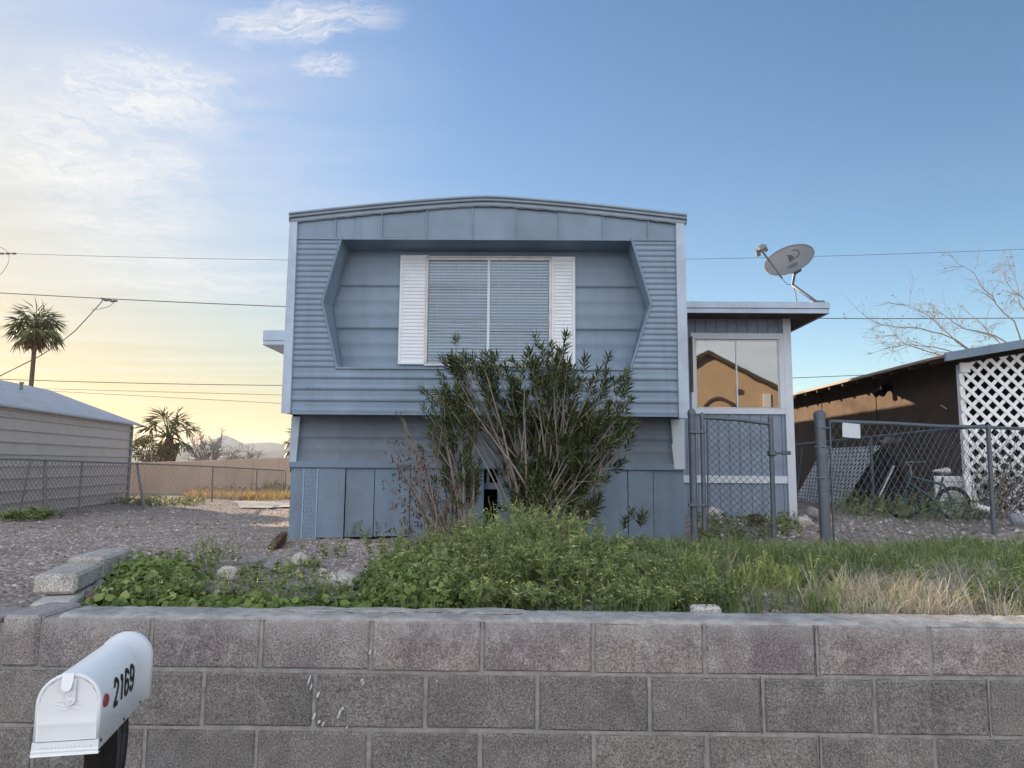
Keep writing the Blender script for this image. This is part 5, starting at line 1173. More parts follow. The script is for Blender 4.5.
# dry twiggy bush
root = thing('dead_shrub', at(440, 540, 6.6), 'dry leafless twiggy bush with curled brown leaves before the skirting', 'shrub')
b = MB(); P, D = [], []
for (px, py, nl) in ((385, 440, 6), (389, 452, 8), (398, 445, 4), (403, 417, 0), (404, 420, 2), (415, 440, 1), (414, 437, 0), (424, 452, 7), (428, 462, 8), (432, 440, 3), (393, 468, 3), (386, 487, 3), (398, 500, 6), (402, 517, 9), (420, 470, 3), (412, 478, 6), (436, 470, 6), (445, 480, 8), (440, 455, 3), (407, 460, 3), (450, 500, 9), (418, 500, 5), (430, 490, 6), (455, 515, 9), (399, 530, 6), (442, 425, 0), (460, 470, 4)):
    e = at(px, py, r_.uniform(6.3, 6.8)); s = at(r_.uniform(425, 458), 541, r_.uniform(6.5, 6.65)); m = (s + e) / 2 + r_.normal(0, .05, 3); pts = bez(s, m, e, 8) + r_.normal(0, .008, (8, 3)); b.tube(pts, np.linspace(.011, .003, 8) * r_.uniform(.7, 1.1), 5, False)
    for k in range(4):
        i = int(r_.integers(2, 7)); q = pts[i] + unit(pts[i + 1] - pts[i] + r_.normal(0, .05, 3)) * r_.uniform(.08, .3); b.tube([pts[i], q], [.0035, .0018], 4, False)
        for _ in range(nl): P.append(q + r_.normal(0, .025, 3)); D.append(r_.normal(0, .6, 3) + [0, 0, -.6])
    for _ in range(nl * 2): P.append(pts[r_.integers(4, 8)] + r_.normal(0, .025, 3)); D.append(r_.normal(0, .6, 3) + [0, 0, -.6])
b.build('stems', M_deadstem, root); V, Fc = leaf_arrays(np.array(P), np.array(D), r_.uniform(.03, .075, len(P)), .014); np_mesh('dry_leaves', V, Fc, M_deadleaf, root, rnd=rep(r_.uniform(0, 1, len(P)), 5))

# ------------------------------------------------------------------ ground cover in the planting strip
M_mallow = leafmat('mallow_leaf', [(0.0886, 0.1328, 0.0354), (0.1518, 0.2125, 0.0557), (0.234, 0.3036, 0.0886), (0.3542, 0.4111, 0.1581)], .6, .3, .25)
M_herb = leafmat('weed_leaf', [(0.0912, 0.1263, 0.0448), (0.1824, 0.2357, 0.0842), (0.3157, 0.3718, 0.1473), (0.5051, 0.5331, 0.2806)], .6, .3, .2)
M_flower = mat('yellow_petal', (.60, .55, .14), .15, 20, .7)
M_grass = leafmat('grass_blade', [(0.0935, 0.1323, 0.046), (0.1725, 0.23, 0.0747), (0.2804, 0.3378, 0.1222), (0.4744, 0.4744, 0.2444)], .6, .3, .2)
M_straw = leafmat('straw_blade', [(.25, .215, .16), (.40, .36, .28), (.54, .50, .41), (.66, .63, .55)], .8, .25, .1)
def place(n, x0, x1, y0, y1, dens=None):
    P = np.stack([rng.uniform(x0, x1, n), rng.uniform(y0, y1, n)], 1)
    if dens is not None: P = P[rng.uniform(0, 1, n) < dens(P[:, 0], P[:, 1])]
    return np.concatenate([P, hgt(P[:, 0], P[:, 1])[:, None]], 1)
def clump(x, y, f, s): return .5 + .5 * np.sin(x * f + s + 1.7 * np.sin(y * f * .8 + s * 2)) * np.sin(y * f * 1.1 - s + 1.3 * np.sin(x * f * .7))
def px_of(x, y): return 521 + F * x / y
# mallow: mounds of stalked round leaves at the left
def mallow(name, label, spots, seed):
    r = np.random.default_rng(seed); P, Nn, R, tone = [], [], [], []; st = []
    for (x, y, rad_, h, n) in spots:
        z = float(hgt(x, y)); n = int(n * 3.4); tpl = r.normal(0, .16)
        for _ in range(n):
            a, q = r.uniform(0, 6.28), math.sqrt(r.uniform(0, 1)); hh = h * (1 - q * q * .75) * r.uniform(.55, 1.08); p = np.array([x + rad_ * q * math.cos(a), y + rad_ * q * math.sin(a), z + hh])
            if p[1] < YW + .2: p[1] = YW + .2 + r.uniform(0, .05)
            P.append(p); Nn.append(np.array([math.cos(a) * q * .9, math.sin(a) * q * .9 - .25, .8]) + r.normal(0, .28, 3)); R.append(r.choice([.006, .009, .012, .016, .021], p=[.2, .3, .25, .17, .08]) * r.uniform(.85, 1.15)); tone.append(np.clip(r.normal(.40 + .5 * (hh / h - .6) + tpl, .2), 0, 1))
            if r.random() < .3: st.append((np.array([x + rad_ * q * .3 * math.cos(a), y + rad_ * q * .3 * math.sin(a), z]), p))
    parts = [round_leaves(np.array(P), np.array(Nn), np.array(R)), wires(st, .0015)]; V, Fc = cat(parts)
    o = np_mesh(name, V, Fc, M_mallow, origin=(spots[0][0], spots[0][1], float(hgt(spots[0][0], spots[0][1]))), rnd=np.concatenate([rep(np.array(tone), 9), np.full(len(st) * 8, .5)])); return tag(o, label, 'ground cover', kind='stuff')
sp = []
for _ in range(46):
    px = r_.uniform(112, 250); py = r_.uniform(578, 606) if px < 182 else r_.uniform(598, 607); p = atz(px, py, 1.0); sp.append((p[0], p[1], r_.uniform(.06, .14), r_.uniform(.04, .12) * (1 if px < 182 else .45), 30))
for _ in range(30):
    px = r_.uniform(118, 180); py = r_.uniform(568, 590); p = atz(px, py, .97); sp.append((p[0], p[1], r_.uniform(.12, .2), r_.uniform(.06, .17), 34))
for _ in range(26):
    px = r_.uniform(245, 372); py = r_.uniform(597, 607); p = atz(px, py, 1.0); sp.append((p[0], p[1], r_.uniform(.05, .11), r_.uniform(.03, .07), 24))
for _ in range(84):
    px = r_.uniform(378, 470) if _ % 3 else r_.uniform(378, 530); py = r_.uniform(540 + max(0, 440 - px) * .5, 605); p = atz(px, py, .97); sp.append((p[0], p[1], r_.uniform(.08, .17), r_.uniform(.06, .16), 34))
mallow('mallow_weeds', 'low bright green round-leaved weeds along the left of the planting strip', sp, 21)
# tall flowering herbs in the middle
def herbs(name, label, spots, seed, lh, fl=.35, lean_=.25):
    r = np.random.default_rng(seed); P, D, L, tone, st, fp = [], [], [], [], [], []
    for (x, y, h) in spots:
        z = float(hgt(x, y)); d = np.array([r.normal(0, lean_), r.normal(-.05, lean_), 1.0]); d /= np.linalg.norm(d); s = np.array([x, y, z]); t0 = r.normal(.42, .15)
        nb = max(2, int(h * 9)); branches = [(s, d, h)] + [(s + d * h * r.uniform(.25, .75), d + r.normal(0, .45, 3), h * r.uniform(.2, .5)) for _ in range(nb)]
        for (q, dd, hh) in branches:
            dd = dd / np.linalg.norm(dd); st.append((q, q + dd * hh)); nl = int(5 + hh * 34)
            for _ in range(nl):
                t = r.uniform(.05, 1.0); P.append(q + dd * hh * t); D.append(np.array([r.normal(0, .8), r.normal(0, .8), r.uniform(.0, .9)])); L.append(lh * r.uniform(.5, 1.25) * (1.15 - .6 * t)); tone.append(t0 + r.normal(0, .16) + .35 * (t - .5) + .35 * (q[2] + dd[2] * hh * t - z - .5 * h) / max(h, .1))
            if r.random() < fl:
                for _ in range(int(r.integers(2, 5))): fp.append(q + dd * hh + r.normal(0, .011, 3))
    parts = [leaf_arrays(np.array(P), np.array(D), np.array(L), np.array(L) * .34, droop=.25), wires(st, .0017)]; V, Fc = cat(parts); x, y, _ = spots[0]
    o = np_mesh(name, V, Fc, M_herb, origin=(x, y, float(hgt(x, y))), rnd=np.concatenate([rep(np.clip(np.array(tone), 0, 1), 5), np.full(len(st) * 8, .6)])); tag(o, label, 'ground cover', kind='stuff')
    if fp:
        fp = np.array(fp); V, Fc = leaf_arrays(np.repeat(fp, 2, 0), rng.normal(0, 1, (len(fp) * 2, 3)), .008, .007, droop=.0); o2 = np_mesh('weed_flowers', V, Fc, M_flower, o); o2['kind'] = 'stuff'
sp = []
for _ in range(860):
    px = r_.uniform(395, 720); py = 541 + 66 * r_.uniform(0, 1) ** .6; p = atz(px, py, .95); hmax = .36 * math.exp(-((px - 530) / 85) ** 2) + .13; hmax *= (1 - .45 * max(0, min(1, (px - 620) / 60))); sp.append((p[0], p[1], hmax * r_.uniform(.55, 1.1) * (.42 + .58 * min(1, (p[1] - 2.9) / 2.4))))
for _ in range(150):
    px = r_.uniform(470, 740); p = atz(px, r_.uniform(598, 607), 1.0); sp.append((p[0], max(p[1], YW + .22), r_.uniform(.06, .14)))
for _ in range(110):
    px = r_.uniform(370, 500); p = atz(px, r_.uniform(548, 600), .97); sp.append((p[0], p[1], r_.uniform(.12, .3)))
herbs('flowering_weeds', 'tall feathery green weeds with small yellow flowers under the big oleander', sp, 31, .045, .12)
sp = []
for _ in range(150):
    px = r_.uniform(690, 1040); py = r_.uniform(546, 606); p = atz(px, py, .95); sp.append((p[0], p[1], r_.uniform(.08, .22)))
for _ in range(34):
    px = r_.uniform(975, 1060); py = r_.uniform(585, 607); p = atz(px, py, 1.0); sp.append((p[0], p[1], r_.uniform(.1, .2)))
for _ in range(120):
    px = r_.uniform(110, 400); p = atz(px, r_.uniform(582, 606), 1.0); sp.append((p[0], p[1], r_.uniform(.05, .16)))
herbs('mixed_weeds', 'short mixed green weeds sprinkled through the whole planting strip', sp, 33, .035, .1)
sp = []
for (px, py, n, h) in ((205, 574, 16, .2), (215, 568, 8, .22), (182, 576, 10, .16), (285, 556, 3, .15), (335, 552, 12, .12), (370, 525, 9, .28), (352, 528, 5, .25), (250, 585, 14, .12), (280, 580, 14, .12), (300, 575, 10, .1), (310, 567, 8, .08)):
    for _ in range(n): p = atz(px + r_.normal(0, 9), py + r_.normal(0, 2.5), .93); sp.append((p[0], p[1], h * r_.uniform(.5, 1.1)))
herbs('gravel_weeds', 'sparse thin weeds sprouting through the gravel by the rocks', sp, 35, .035, .05)
# grass: green tufts to the right, straw at the right front
def tufts(name, label, Ps, Ls, W, m, cat_, bend, tone, lean_=.3, per=9):
    n = len(Ps); P = np.repeat(Ps, per, 0) + rng.normal(0, .018, (n * per, 3)) * [1, 1, 0]; L = np.repeat(Ls, per) * rng.uniform(.5, 1.15, n * per); D = np.stack([rng.normal(0, lean_, n * per), rng.normal(0, lean_, n * per), np.ones(n * per)], 1)
    P[:, 2] = hgt(P[:, 0], P[:, 1]) - .01; P[:, 1] = np.maximum(P[:, 1], YW + .2)
    V, Fc = blade_arrays(P, D, L, W * rng.uniform(.7, 1.3, n * per), rng.uniform(.05, bend, n * per))
    tn = np.repeat(np.clip(tone + rng.normal(0, .13, n), 0, 1), per) + rng.normal(0, .1, n * per)
    o = np_mesh(name, V, Fc, m, origin=(float(Ps[0, 0]), float(Ps[0, 1]), float(Ps[0, 2])), rnd=rep(np.clip(tn, 0, 1), 8)); return tag(o, label, cat_, kind='stuff')
def gd(x, y):
    p = px_of(x, y); a = np.clip((p - 560) / 140, 0, 1) * (.35 + .65 * clump(x, y, 2.3, 1.1)); a = a * np.where((p > 835) & (p < 1000) & (y < 4.3), .25, 1); return a
Ps = place(7200, -.2, 4.9, 2.92, 6.95, lambda x, y: gd(x, y) * (np.abs(px_of(x, y)) < 1100))
tufts('green_grass', 'uneven green grass between the gate and the retaining wall', Ps, rng.uniform(.07, .19, len(Ps)), .0042, M_grass, 'grass', .5, .40 + .3 * (clump(Ps[:, 0], Ps[:, 1], 1.6, 4) - .5))
Ps = place(1500, -1.75, .6, 2.95, 5.6, lambda x, y: .75 * clump(x, y, 2.9, .7) * ((px_of(x, y) > 108) & ((y < 3.9) | (px_of(x, y) > 380))))
tufts('left_grass', 'fine green grass blades threading through the left round-leaved weeds', Ps, rng.uniform(.05, .17, len(Ps)), .0034, M_grass, 'grass', .5, .5, .34, 6)
Ps = place(1900, .9, 3.1, 2.92, 4.4, lambda x, y: np.exp(-((px_of(x, y) - 910) / 85) ** 2) * (.35 + .65 * clump(x, y, 4.1, .3)) * np.clip((4.45 - y) / .7, 0, 1))
tufts('straw_grass', 'patch of dry straw-coloured grass at the right edge of the retaining wall', Ps, rng.uniform(.08, .24, len(Ps)), .0032, M_straw, 'grass', .7, .45, .38, 10)
Ps = place(900, 1.0, 4.5, 3.2, 6.6, lambda x, y: .5 * clump(x, y, 3.1, 2.3)); tufts('seed_grass', 'thin pale seed-head stalks scattered through the right-hand grass', Ps, rng.uniform(.12, .27, len(Ps)), .0026, M_straw, 'grass', .5, .35, .28, 4)
# sunlit dry grass before the tan wall, tufts by the left fence
p0, p1 = atz(150, 506, .15), atz(300, 490, .1)
Ps = place(3600, -15.5, -6.5, 24, 34.5, lambda x, y: np.clip((y - 25) / 2, 0, 1) * (.3 + .7 * clump(x, y, .9, 2)) * (px_of(x, y) > 188)); tufts('dry_grass', 'sunlit golden dry grass before the tan wall', Ps, rng.uniform(.15, .5, len(Ps)), .018, leafmat('golden_blade', [(.26, .17, .07), (.40, .28, .12), (.52, .38, .18), (.60, .48, .28)], .8, .35, .1), 'grass', .5, .5, .4, 9)
sp = []
for _ in range(150):
    px = r_.uniform(100, 205); z = .33; p = atz(px, r_.uniform(502, 509), z); sp.append((p[0], p[1], r_.uniform(.08, .26)))
for _ in range(60): p = at(r_.uniform(0, 42), r_.uniform(520, 532), 12.5); sp.append((p[0], r_.uniform(11.9, 13.0), r_.uniform(.1, .26)))
for _ in range(46): p = at(r_.uniform(255, 285), 492, 33); sp.append((p[0], 33 + r_.normal(0, .5), r_.uniform(.3, .75)))
for _ in range(40): p = at(r_.uniform(212, 250), 492, 34); sp.append((p[0], 34 + r_.normal(0, .5), r_.uniform(.2, .5)))
herbs('fence_weeds', 'dark green weeds along the foot of the left chain-link fence', sp, 41, .10, 0)
sp = []
for _ in range(130):
    px = r_.uniform(695, 800); p = at(px, 520, r_.uniform(7.6, 9.9)); sp.append((p[0], p[1], r_.uniform(.06, .2)))
for _ in range(190):
    p = at(r_.uniform(835, 990), 520, r_.uniform(9.6, 12.6)); sp.append((p[0], p[1], r_.uniform(.15, .42)))
herbs('yard_weeds', 'green weeds behind the gate and round the bicycle', sp, 43, .06, .05)
# two small oleander seedlings before the skirting
(V, Fc), n = whorls([at(632 + k * 12, 512 + (k % 2) * 3, 7.2) for k in range(2)] + [at(640, 520, 7.15), at(625, 520, 7.2)], [np.array([r_.normal(0, .2), 0, 1]) for _ in range(4)], .11, 5, 8, .02, .018)
o = np_mesh('oleander_seedling', V, Fc, M_oleander, origin=at(636, 535, 7.2), rnd=rep(np.clip(rng.normal(.35, .15, n), 0, 1), 5)); tag(o, 'small dark green oleander seedling before the right end of the skirting', 'plant')

# ------------------------------------------------------------------ rocks
M_rock = blockmat('pale_rock', (.62, .58, .53), (.46, .42, .375), (.78, .75, .71)); M_rock2 = blockmat('grey_rock', (.32, .315, .31), (.20, .195, .20), (.52, .51, .50)); M_rock3 = blockmat('reddish_rock', (.30, .215, .18), (.19, .135, .12), (.42, .34, .30)); M_rock4 = blockmat('purple_rock', (.20, .165, .17), (.12, .095, .10), (.34, .31, .31))
def rock_mesh(c, sx, sy, sz, seed, rough=.16, yaw=0):
    r = np.random.default_rng(seed); import bmesh
    bm = bmesh.new(); bmesh.ops.create_icosphere(bm, subdivisions=3, radius=1)
    dirs = unit(r.normal(0, 1, (9, 3))); cut = r.uniform(.62, .95, 9); V = np.array([v.co[:] for v in bm.verts])
    for d, cc in zip(dirs, cut): s = V @ d; V = V - np.clip(s - cc, 0, None)[:, None] * d * .9
    V += rough * .25 * (np.sin(V @ r.normal(0, 4, (3, 3))) + .5 * np.sin(V @ r.normal(0, 9, (3, 3))))
    Fc = np.array([[v.index for v in f.verts] for f in bm.faces]); bm.free(); V = V * [sx, sy, sz]; ca, sa = math.cos(yaw), math.sin(yaw)
    V = np.stack([V[:, 0] * ca - V[:, 1] * sa, V[:, 0] * sa + V[:, 1] * ca, V[:, 2]], 1); return V + c, Fc
def rock(px, py, wpx, hpx, m, label, seed, dep=.8, z=None, yaw=0, name='rock'):
    p = atz(px, py + hpx * .5, .97 if z is None else z)
    for _ in range(4): p = atz(px, py + hpx * .5, float(hgt(p[0], p[1])))
    if p[1] < YW + .26: p = at(px, py, YW + .27); p[2] = float(hgt(p[0], p[1]))
    k = p[1] / F; sx, sz = wpx * k * .53, hpx * k * .56; V, Fc = rock_mesh(np.array([p[0], p[1] + sx * dep * .4, p[2] + sz * .85]), sx, sx * dep, sz, seed, yaw=yaw)
    o = np_mesh(name, V, Fc, m, origin=(p[0], p[1], p[2]), smooth=False); return tag(o, label, 'rock' if name == 'rock' else name.replace('_', ' '), 'rocks scattered in the yard' if name == 'rock' else None)
rock(341, 582, 36, 18, M_rock, 'largest rounded pale rock lying just behind the wall left of centre', 1)
rock(302, 588, 34, 14, M_rock2, 'blue-grey rock left of the largest rounded pale rock', 2)
rock(303, 597, 28, 8, M_rock2, 'flat grey stone in front of the blue-grey rock', 3)
rock(226, 574, 20, 16, M_rock, 'chalky white rock among the left weeds', 4)
rock(276, 566, 26, 16, M_rock2, 'speckled grey rock beside the rusty plank', 5)
rock(299, 560, 17, 13, M_rock, 'small pale rock below the skirting vent', 6)
rock(256, 563, 20, 11, M_rock2, 'low grey rock at the left of the rusty plank', 7)
rock(127, 573, 22, 15, M_rock4, 'craggy purple rock against the side stub', 8)
rock(142, 568, 20, 12, M_rock2, 'smooth grey rock right of the craggy purple rock', 9)
rock(85, 598, 26, 10, M_rock3, 'flat reddish rock wedged behind the wall corner', 10)
rock(95, 592, 16, 8, M_rock3, 'tan stone behind the flat reddish rock', 12)
rock(109, 595, 13, 8, M_rock, 'small white stone right of the flat reddish rock', 13)
rock(246, 602, 16, 9, M_rock2, 'small grey stone against the wall in the left weeds', 14)
rock(217, 594, 9, 8, M_rock, 'tiny pale stone below the chalky white rock', 15)
rock(211, 598, 11, 6, M_rock, 'tiny pale flat stone left of its neighbour in the left weeds', 16)
rock(53, 584, 13, 8, M_rock3, 'rounded tan lump of mortar on the side stub', 17, z=1.03)
c_ = atz(695, 605, 1.0); rbox('broken_brick', (c_[0], YW + .33, 1.01), (.115, .07, .045), rad(4), M_rock, 'pale broken brick lying behind the wall right of centre', 'brick', bev=.01)
rock(711, 597, 13, 10, M_rock3, 'pinkish stone behind the pale broken brick', 19)
rock(726, 603, 14, 7, M_rock, 'pale stone right of the pale broken brick', 20)
rock(745, 601, 10, 7, M_rock2, 'small grey stone well right of the pale broken brick', 22)
rock(674, 606, 14, 5, M_rock, 'low pale stone left of the pale broken brick', 23)
rock(833, 601, 14, 9, M_rock, 'white stone at the left of the straw grass', 24)
rock(853, 606, 15, 7, M_rock, 'flatter white stone in front of the straw grass', 25)
rock(484, 601, 12, 7, M_rock4, 'dark stone in the weeds near the middle of the wall', 26)
rock(804, 522, 18, 9, M_rock, 'pale rounded rock at the foot of the addition corner', 27)
rock(790, 521, 12, 8, M_rock2, 'grey rock left of the pale rounded rock by the addition', 28)
rock(815, 513, 16, 13, M_rock2, 'dark squared stone right of the addition corner', 29)
rock(757, 520, 17, 14, mat('dark_root', (.06, .035, .028), .3, 20, .95), 'dark brown rootball lying behind the walk gate', 30, name='rootball')
rock(712, 514, 22, 13, M_rock, 'leaning pale slab behind the gate hinge post', 31, dep=.4)
rock(735, 530, 14, 6, M_rock2, 'low grey stone under the walk gate', 32)
rock(915, 512, 9, 7, mat('teal_plastic', (.25, .45, .48), .2, 14, .4), 'pale teal plastic bundle on the weeds before the bicycle', 33, z=.86, name='plastic_bundle')
rock(1019, 520, 14, 16, mat('grey_bucket', (.30, .30, .33), .1, 9, .6), 'grey rounded bin at the right edge behind the fence', 34, z=.85, name='bin')
for k_, (px, py, w_, lb) in enumerate(((190, 601, 10, 'small white stone at the foot of the left weeds near the wall'), (270, 603, 11, 'pale round stone between the left weeds and the flat grey stone'), (365, 600, 10, 'small pale stone right of the largest rounded pale rock'), (160, 574, 12, 'pale angular stone behind the left weeds'), (322, 571, 9, 'tiny pale stone above the largest rounded pale rock'), (640, 604, 10, 'small white stone left of the low pale stone by the wall'), (905, 606, 9, 'small white stone under the straw grass'))): rock(px, py, w_, w_ * .62, M_rock, lb, 70 + k_)

# loose gravel: individual chips as one spread
def chips(name, label, P, smin, smax, m, seed):
    r = np.random.default_rng(seed); n = len(P); base = np.array([(1, 0, -.3), (-.5, .87, -.3), (-.5, -.87, -.3), (.1, .05, .75), (.6, .7, .25), (-.8, .1, .3)])
    fc = np.array([(0, 4, 3), (4, 1, 3), (1, 5, 3), (5, 2, 3), (2, 0, 3), (0, 1, 4), (1, 2, 5)]); S = (r.uniform(smin, smax, (n, 1)) * r.lognormal(0, .3, (n, 1)))
    A = r.uniform(0, 6.28, n); b_ = base[None] * r.uniform(.6, 1.3, (n, 6, 3)) * [1, .8, .7]; x = b_[..., 0] * np.cos(A)[:, None] - b_[..., 1] * np.sin(A)[:, None]; y = b_[..., 0] * np.sin(A)[:, None] + b_[..., 1] * np.cos(A)[:, None]
    V = P[:, None, :] + np.stack([x, y, b_[..., 2]], -1) * S[:, None]; o = np_mesh(name, V.reshape(-1, 3), (fc[None] + (np.arange(n) * 6)[:, None, None]).reshape(-1, 3), m, origin=P[0], rnd=rep(r.uniform(0, 1, n), 6)); return tag(o, label, 'gravel', kind='stuff')
def chipmat(name, cols):
    m = leafmat(name, cols, .9, 0, .15); return m
M_chip = chipmat('gravel_chip', [(.13, .09, .075), (.25, .19, .16), (.36, .29, .255), (.48, .43, .40), (.62, .58, .55)])
Pn = place(26000, -7.5, .6, 2.95, 9.5, lambda x, y: np.where((px_of(x, y) > -60) & (px_of(x, y) < 480) & (x < -1.9 + 5 * (y > 3.9)), np.clip(1.2 - (y - 3) / 9, .3, 1), 0))
chips('gravel', 'loose pinkish gravel over the left yard', Pn, .005, .017, M_chip, 61)
Pn = place(9000, -12, -1, 9, 24, lambda x, y: (px_of(x, y) > -20) & (px_of(x, y) < 330)); chips('gravel', 'coarser scattered gravel towards the left fence and shed', Pn, .012, .03, M_chip, 62)
Pn = place(7000, 2.2, 7.6, 6.4, 10.8, lambda x, y: .15 + .6 * clump(x, y, 1.7, 3)); chips('gravel', 'pale rubble and gravel behind the gate and right-hand fence', Pn, .008, .042, M_chip, 63)
Pn = place(3600, -1.8, 4.5, 2.93, 6.9); chips('soil_crumbs', 'small stones on the soil of the planting strip', Pn, .004, .014, M_chip, 64)
# rusty plank by the skirting corner
M_rust = mat('rusted_wood', (.10, .048, .03), .35, 12, .85, .3, 60, spec=.15, dirt=(.30, .24, .20), dirtamt=.6, dscale=8)
a, d_ = atz(268, 556, .86), atz(286, 543, .84); ang = math.atan2(d_[1] - a[1], d_[0] - a[0])
b = MB(); b.bbox((-.36, -.035, -.04), (.36, .035, .04), .008, rot=Matrix.Rotation(ang, 3, 'Z') @ Matrix.Rotation(rad(-3), 3, 'Y'), c=((a[0] + d_[0]) / 2, (a[1] + d_[1]) / 2, float(hgt((a[0] + d_[0]) / 2, (a[1] + d_[1]) / 2)) + .045)); tag(b.build('rusty_plank', M_rust, origin=(a[0], a[1], a[2])), 'rusty brown plank poking out from under the skirting corner', 'plank')

# ------------------------------------------------------------------ palms, bare trees, background bushes
M_palm = leafmat('palm_leaf', [(.045, .052, .02), (.085, .095, .036), (.13, .135, .055), (.19, .18, .085)], .5, .15, .3); M_thatch = leafmat('dead_frond', [(.10, .06, .035), (.17, .11, .065), (.24, .17, .11)], .9, .1, .1); M_ptrunk = mat('palm_trunk', (.12, .085, .065), .3, 5, .9, .4, 14, spec=.1)
def palm(label, base, H, cr, nf, seed, tr, wind=(0, 0, 0), pet=.55, thatch=60, up=.0, blades=15, wdt=.05):
    r = np.random.default_rng(seed); root = thing('palm_tree', base, label, 'palm tree'); top = np.array(base) + [r.normal(0, .1), 0, H]
    b = MB(); n = 14; b.tube([np.array(base) + (top - base) * t + [.10 * math.sin(t * 3), 0, 0] for t in np.linspace(0, 1, n)], [tr * (1.25 - .25 * t + .05 * (i % 2)) for i, t in enumerate(np.linspace(0, 1, n))], 10); b.build('trunk', M_ptrunk, root)
    P, D, L, W, tn = [], [], [], [], []; stm = MB()
    for k in range(nf):
        az = k * 2.4 + r.uniform(-.3, .3); el = (1.25 - 1.9 * (k / nf)) + up + r.normal(0, .12); d = np.array([math.cos(az) * math.cos(el), math.sin(az) * math.cos(el), math.sin(el)]) + np.array(wind) * r.uniform(.6, 1.2); d /= np.linalg.norm(d)
        pl = cr * pet * r.uniform(.85, 1.1); hub = top + d * pl - [0, 0, .10 * pl * pl]; stm.tube([top - [0, 0, .1], top + d * pl * .5, hub], [.05 * cr / 1.8, .035 * cr / 1.8, .022 * cr / 1.8], 5, False)
        a = np.cross(d, [0, 0, 1.]); a /= np.linalg.norm(a) + 1e-6; c = np.cross(a, d); fl = cr * (1 - pet) * r.uniform(.95, 1.25); t0 = r.normal(.45, .15)
        for j in range(blades):
            s = (j / (blades - 1) - .5) * 2.7; bd = d * math.cos(s) + a * math.sin(s) + c * .1 * math.cos(s * 2) - np.array([0, 0, .45 + .2 * abs(s)]) * r.uniform(.4, 1.3) + np.array(wind) * .3
            P.append(hub); D.append(bd); L.append(fl * r.uniform(.75, 1.1)); W.append(wdt * cr * r.uniform(.7, 1.2)); tn.append(t0 + r.normal(0, .12))
    V, Fc = leaf_arrays(np.array(P), np.array(D), np.array(L), np.array(W), droop=.30, jit=.3); np_mesh('fronds', V, Fc, M_palm, root, rnd=rep(np.clip(tn, 0, 1), 5)); stm.build('frond_stalks', M_palm, root)
    if thatch:
        n = thatch; P = top + np.stack([r.normal(0, .2, n), r.normal(0, .2, n), -r.uniform(0, 1.2, n) * cr * .35], 1); D = np.stack([r.normal(0, .45, n), r.normal(0, .45, n), -np.ones(n)], 1); V, Fc = leaf_arrays(P, D, r.uniform(.5, 1.1, n) * cr * .42, .09 * cr, droop=0); np_mesh('dead_fronds', V, Fc, M_thatch, root, rnd=rep(r.uniform(0, 1, n), 5))
pb = at(31, 346, 45); ct = at(31, 331, 45); palm('tall slender palm standing alone above the shed roof', (pb[0], 45, 0), ct[2] + .1, 2.05, 34, 3, .125, (.05, 0, .02), .48, 220, 0, 13)
pb = at(171, 440, 43); ct = at(172, 436, 43); palm('windblown palm with long drooping fronds behind the tan wall', (pb[0], 43, -.2), ct[2] + .15, 2.25, 15, 8, .26, (-.10, 0, .10), .55, 110, .10, 24, .034)
pb = at(304, 438, 47); palm('third palm mostly hidden behind the corner of the home', (pb[0], 47, -.2), 3.0, 1.6, 20, 12, .25, (0, 0, .1), .5, 20)
M_twig = mat('bare_twig', (.26, .24, .22), .2, 9, .9, spec=.1)
def twigs(b, pts, n, ln, r0, depth, r, up=.25, leaves=None, spread=.7):
    m = len(pts)
    for _ in range(n):
        t = r.uniform(.15, 1.0) * (m - 1.001); i = int(t); p = pts[i] + (pts[i + 1] - pts[i]) * (t - i); d = unit(pts[i + 1] - pts[i]) + r.normal(0, spread, 3) + [0, 0, up]; d /= np.linalg.norm(d); l_ = ln * r.uniform(.5, 1.2); q = [p]; 
        for k in range(4): d = d + r.normal(0, .16, 3) + [0, 0, -.05]; d /= np.linalg.norm(d); q.append(q[-1] + d * l_ / 4)
        b.tube(q, np.linspace(r0, r0 * .4, 5), 4, False)
        if leaves is not None: 
            for _k in range(2): leaves.append((q[-1 - _k], r.normal(0, .5, 3) + [0, 0, -.6]))
        if depth > 0: twigs(b, q, max(2, int(n * .6)), ln * .55, r0 * .6, depth - 1, r, up, leaves, spread)
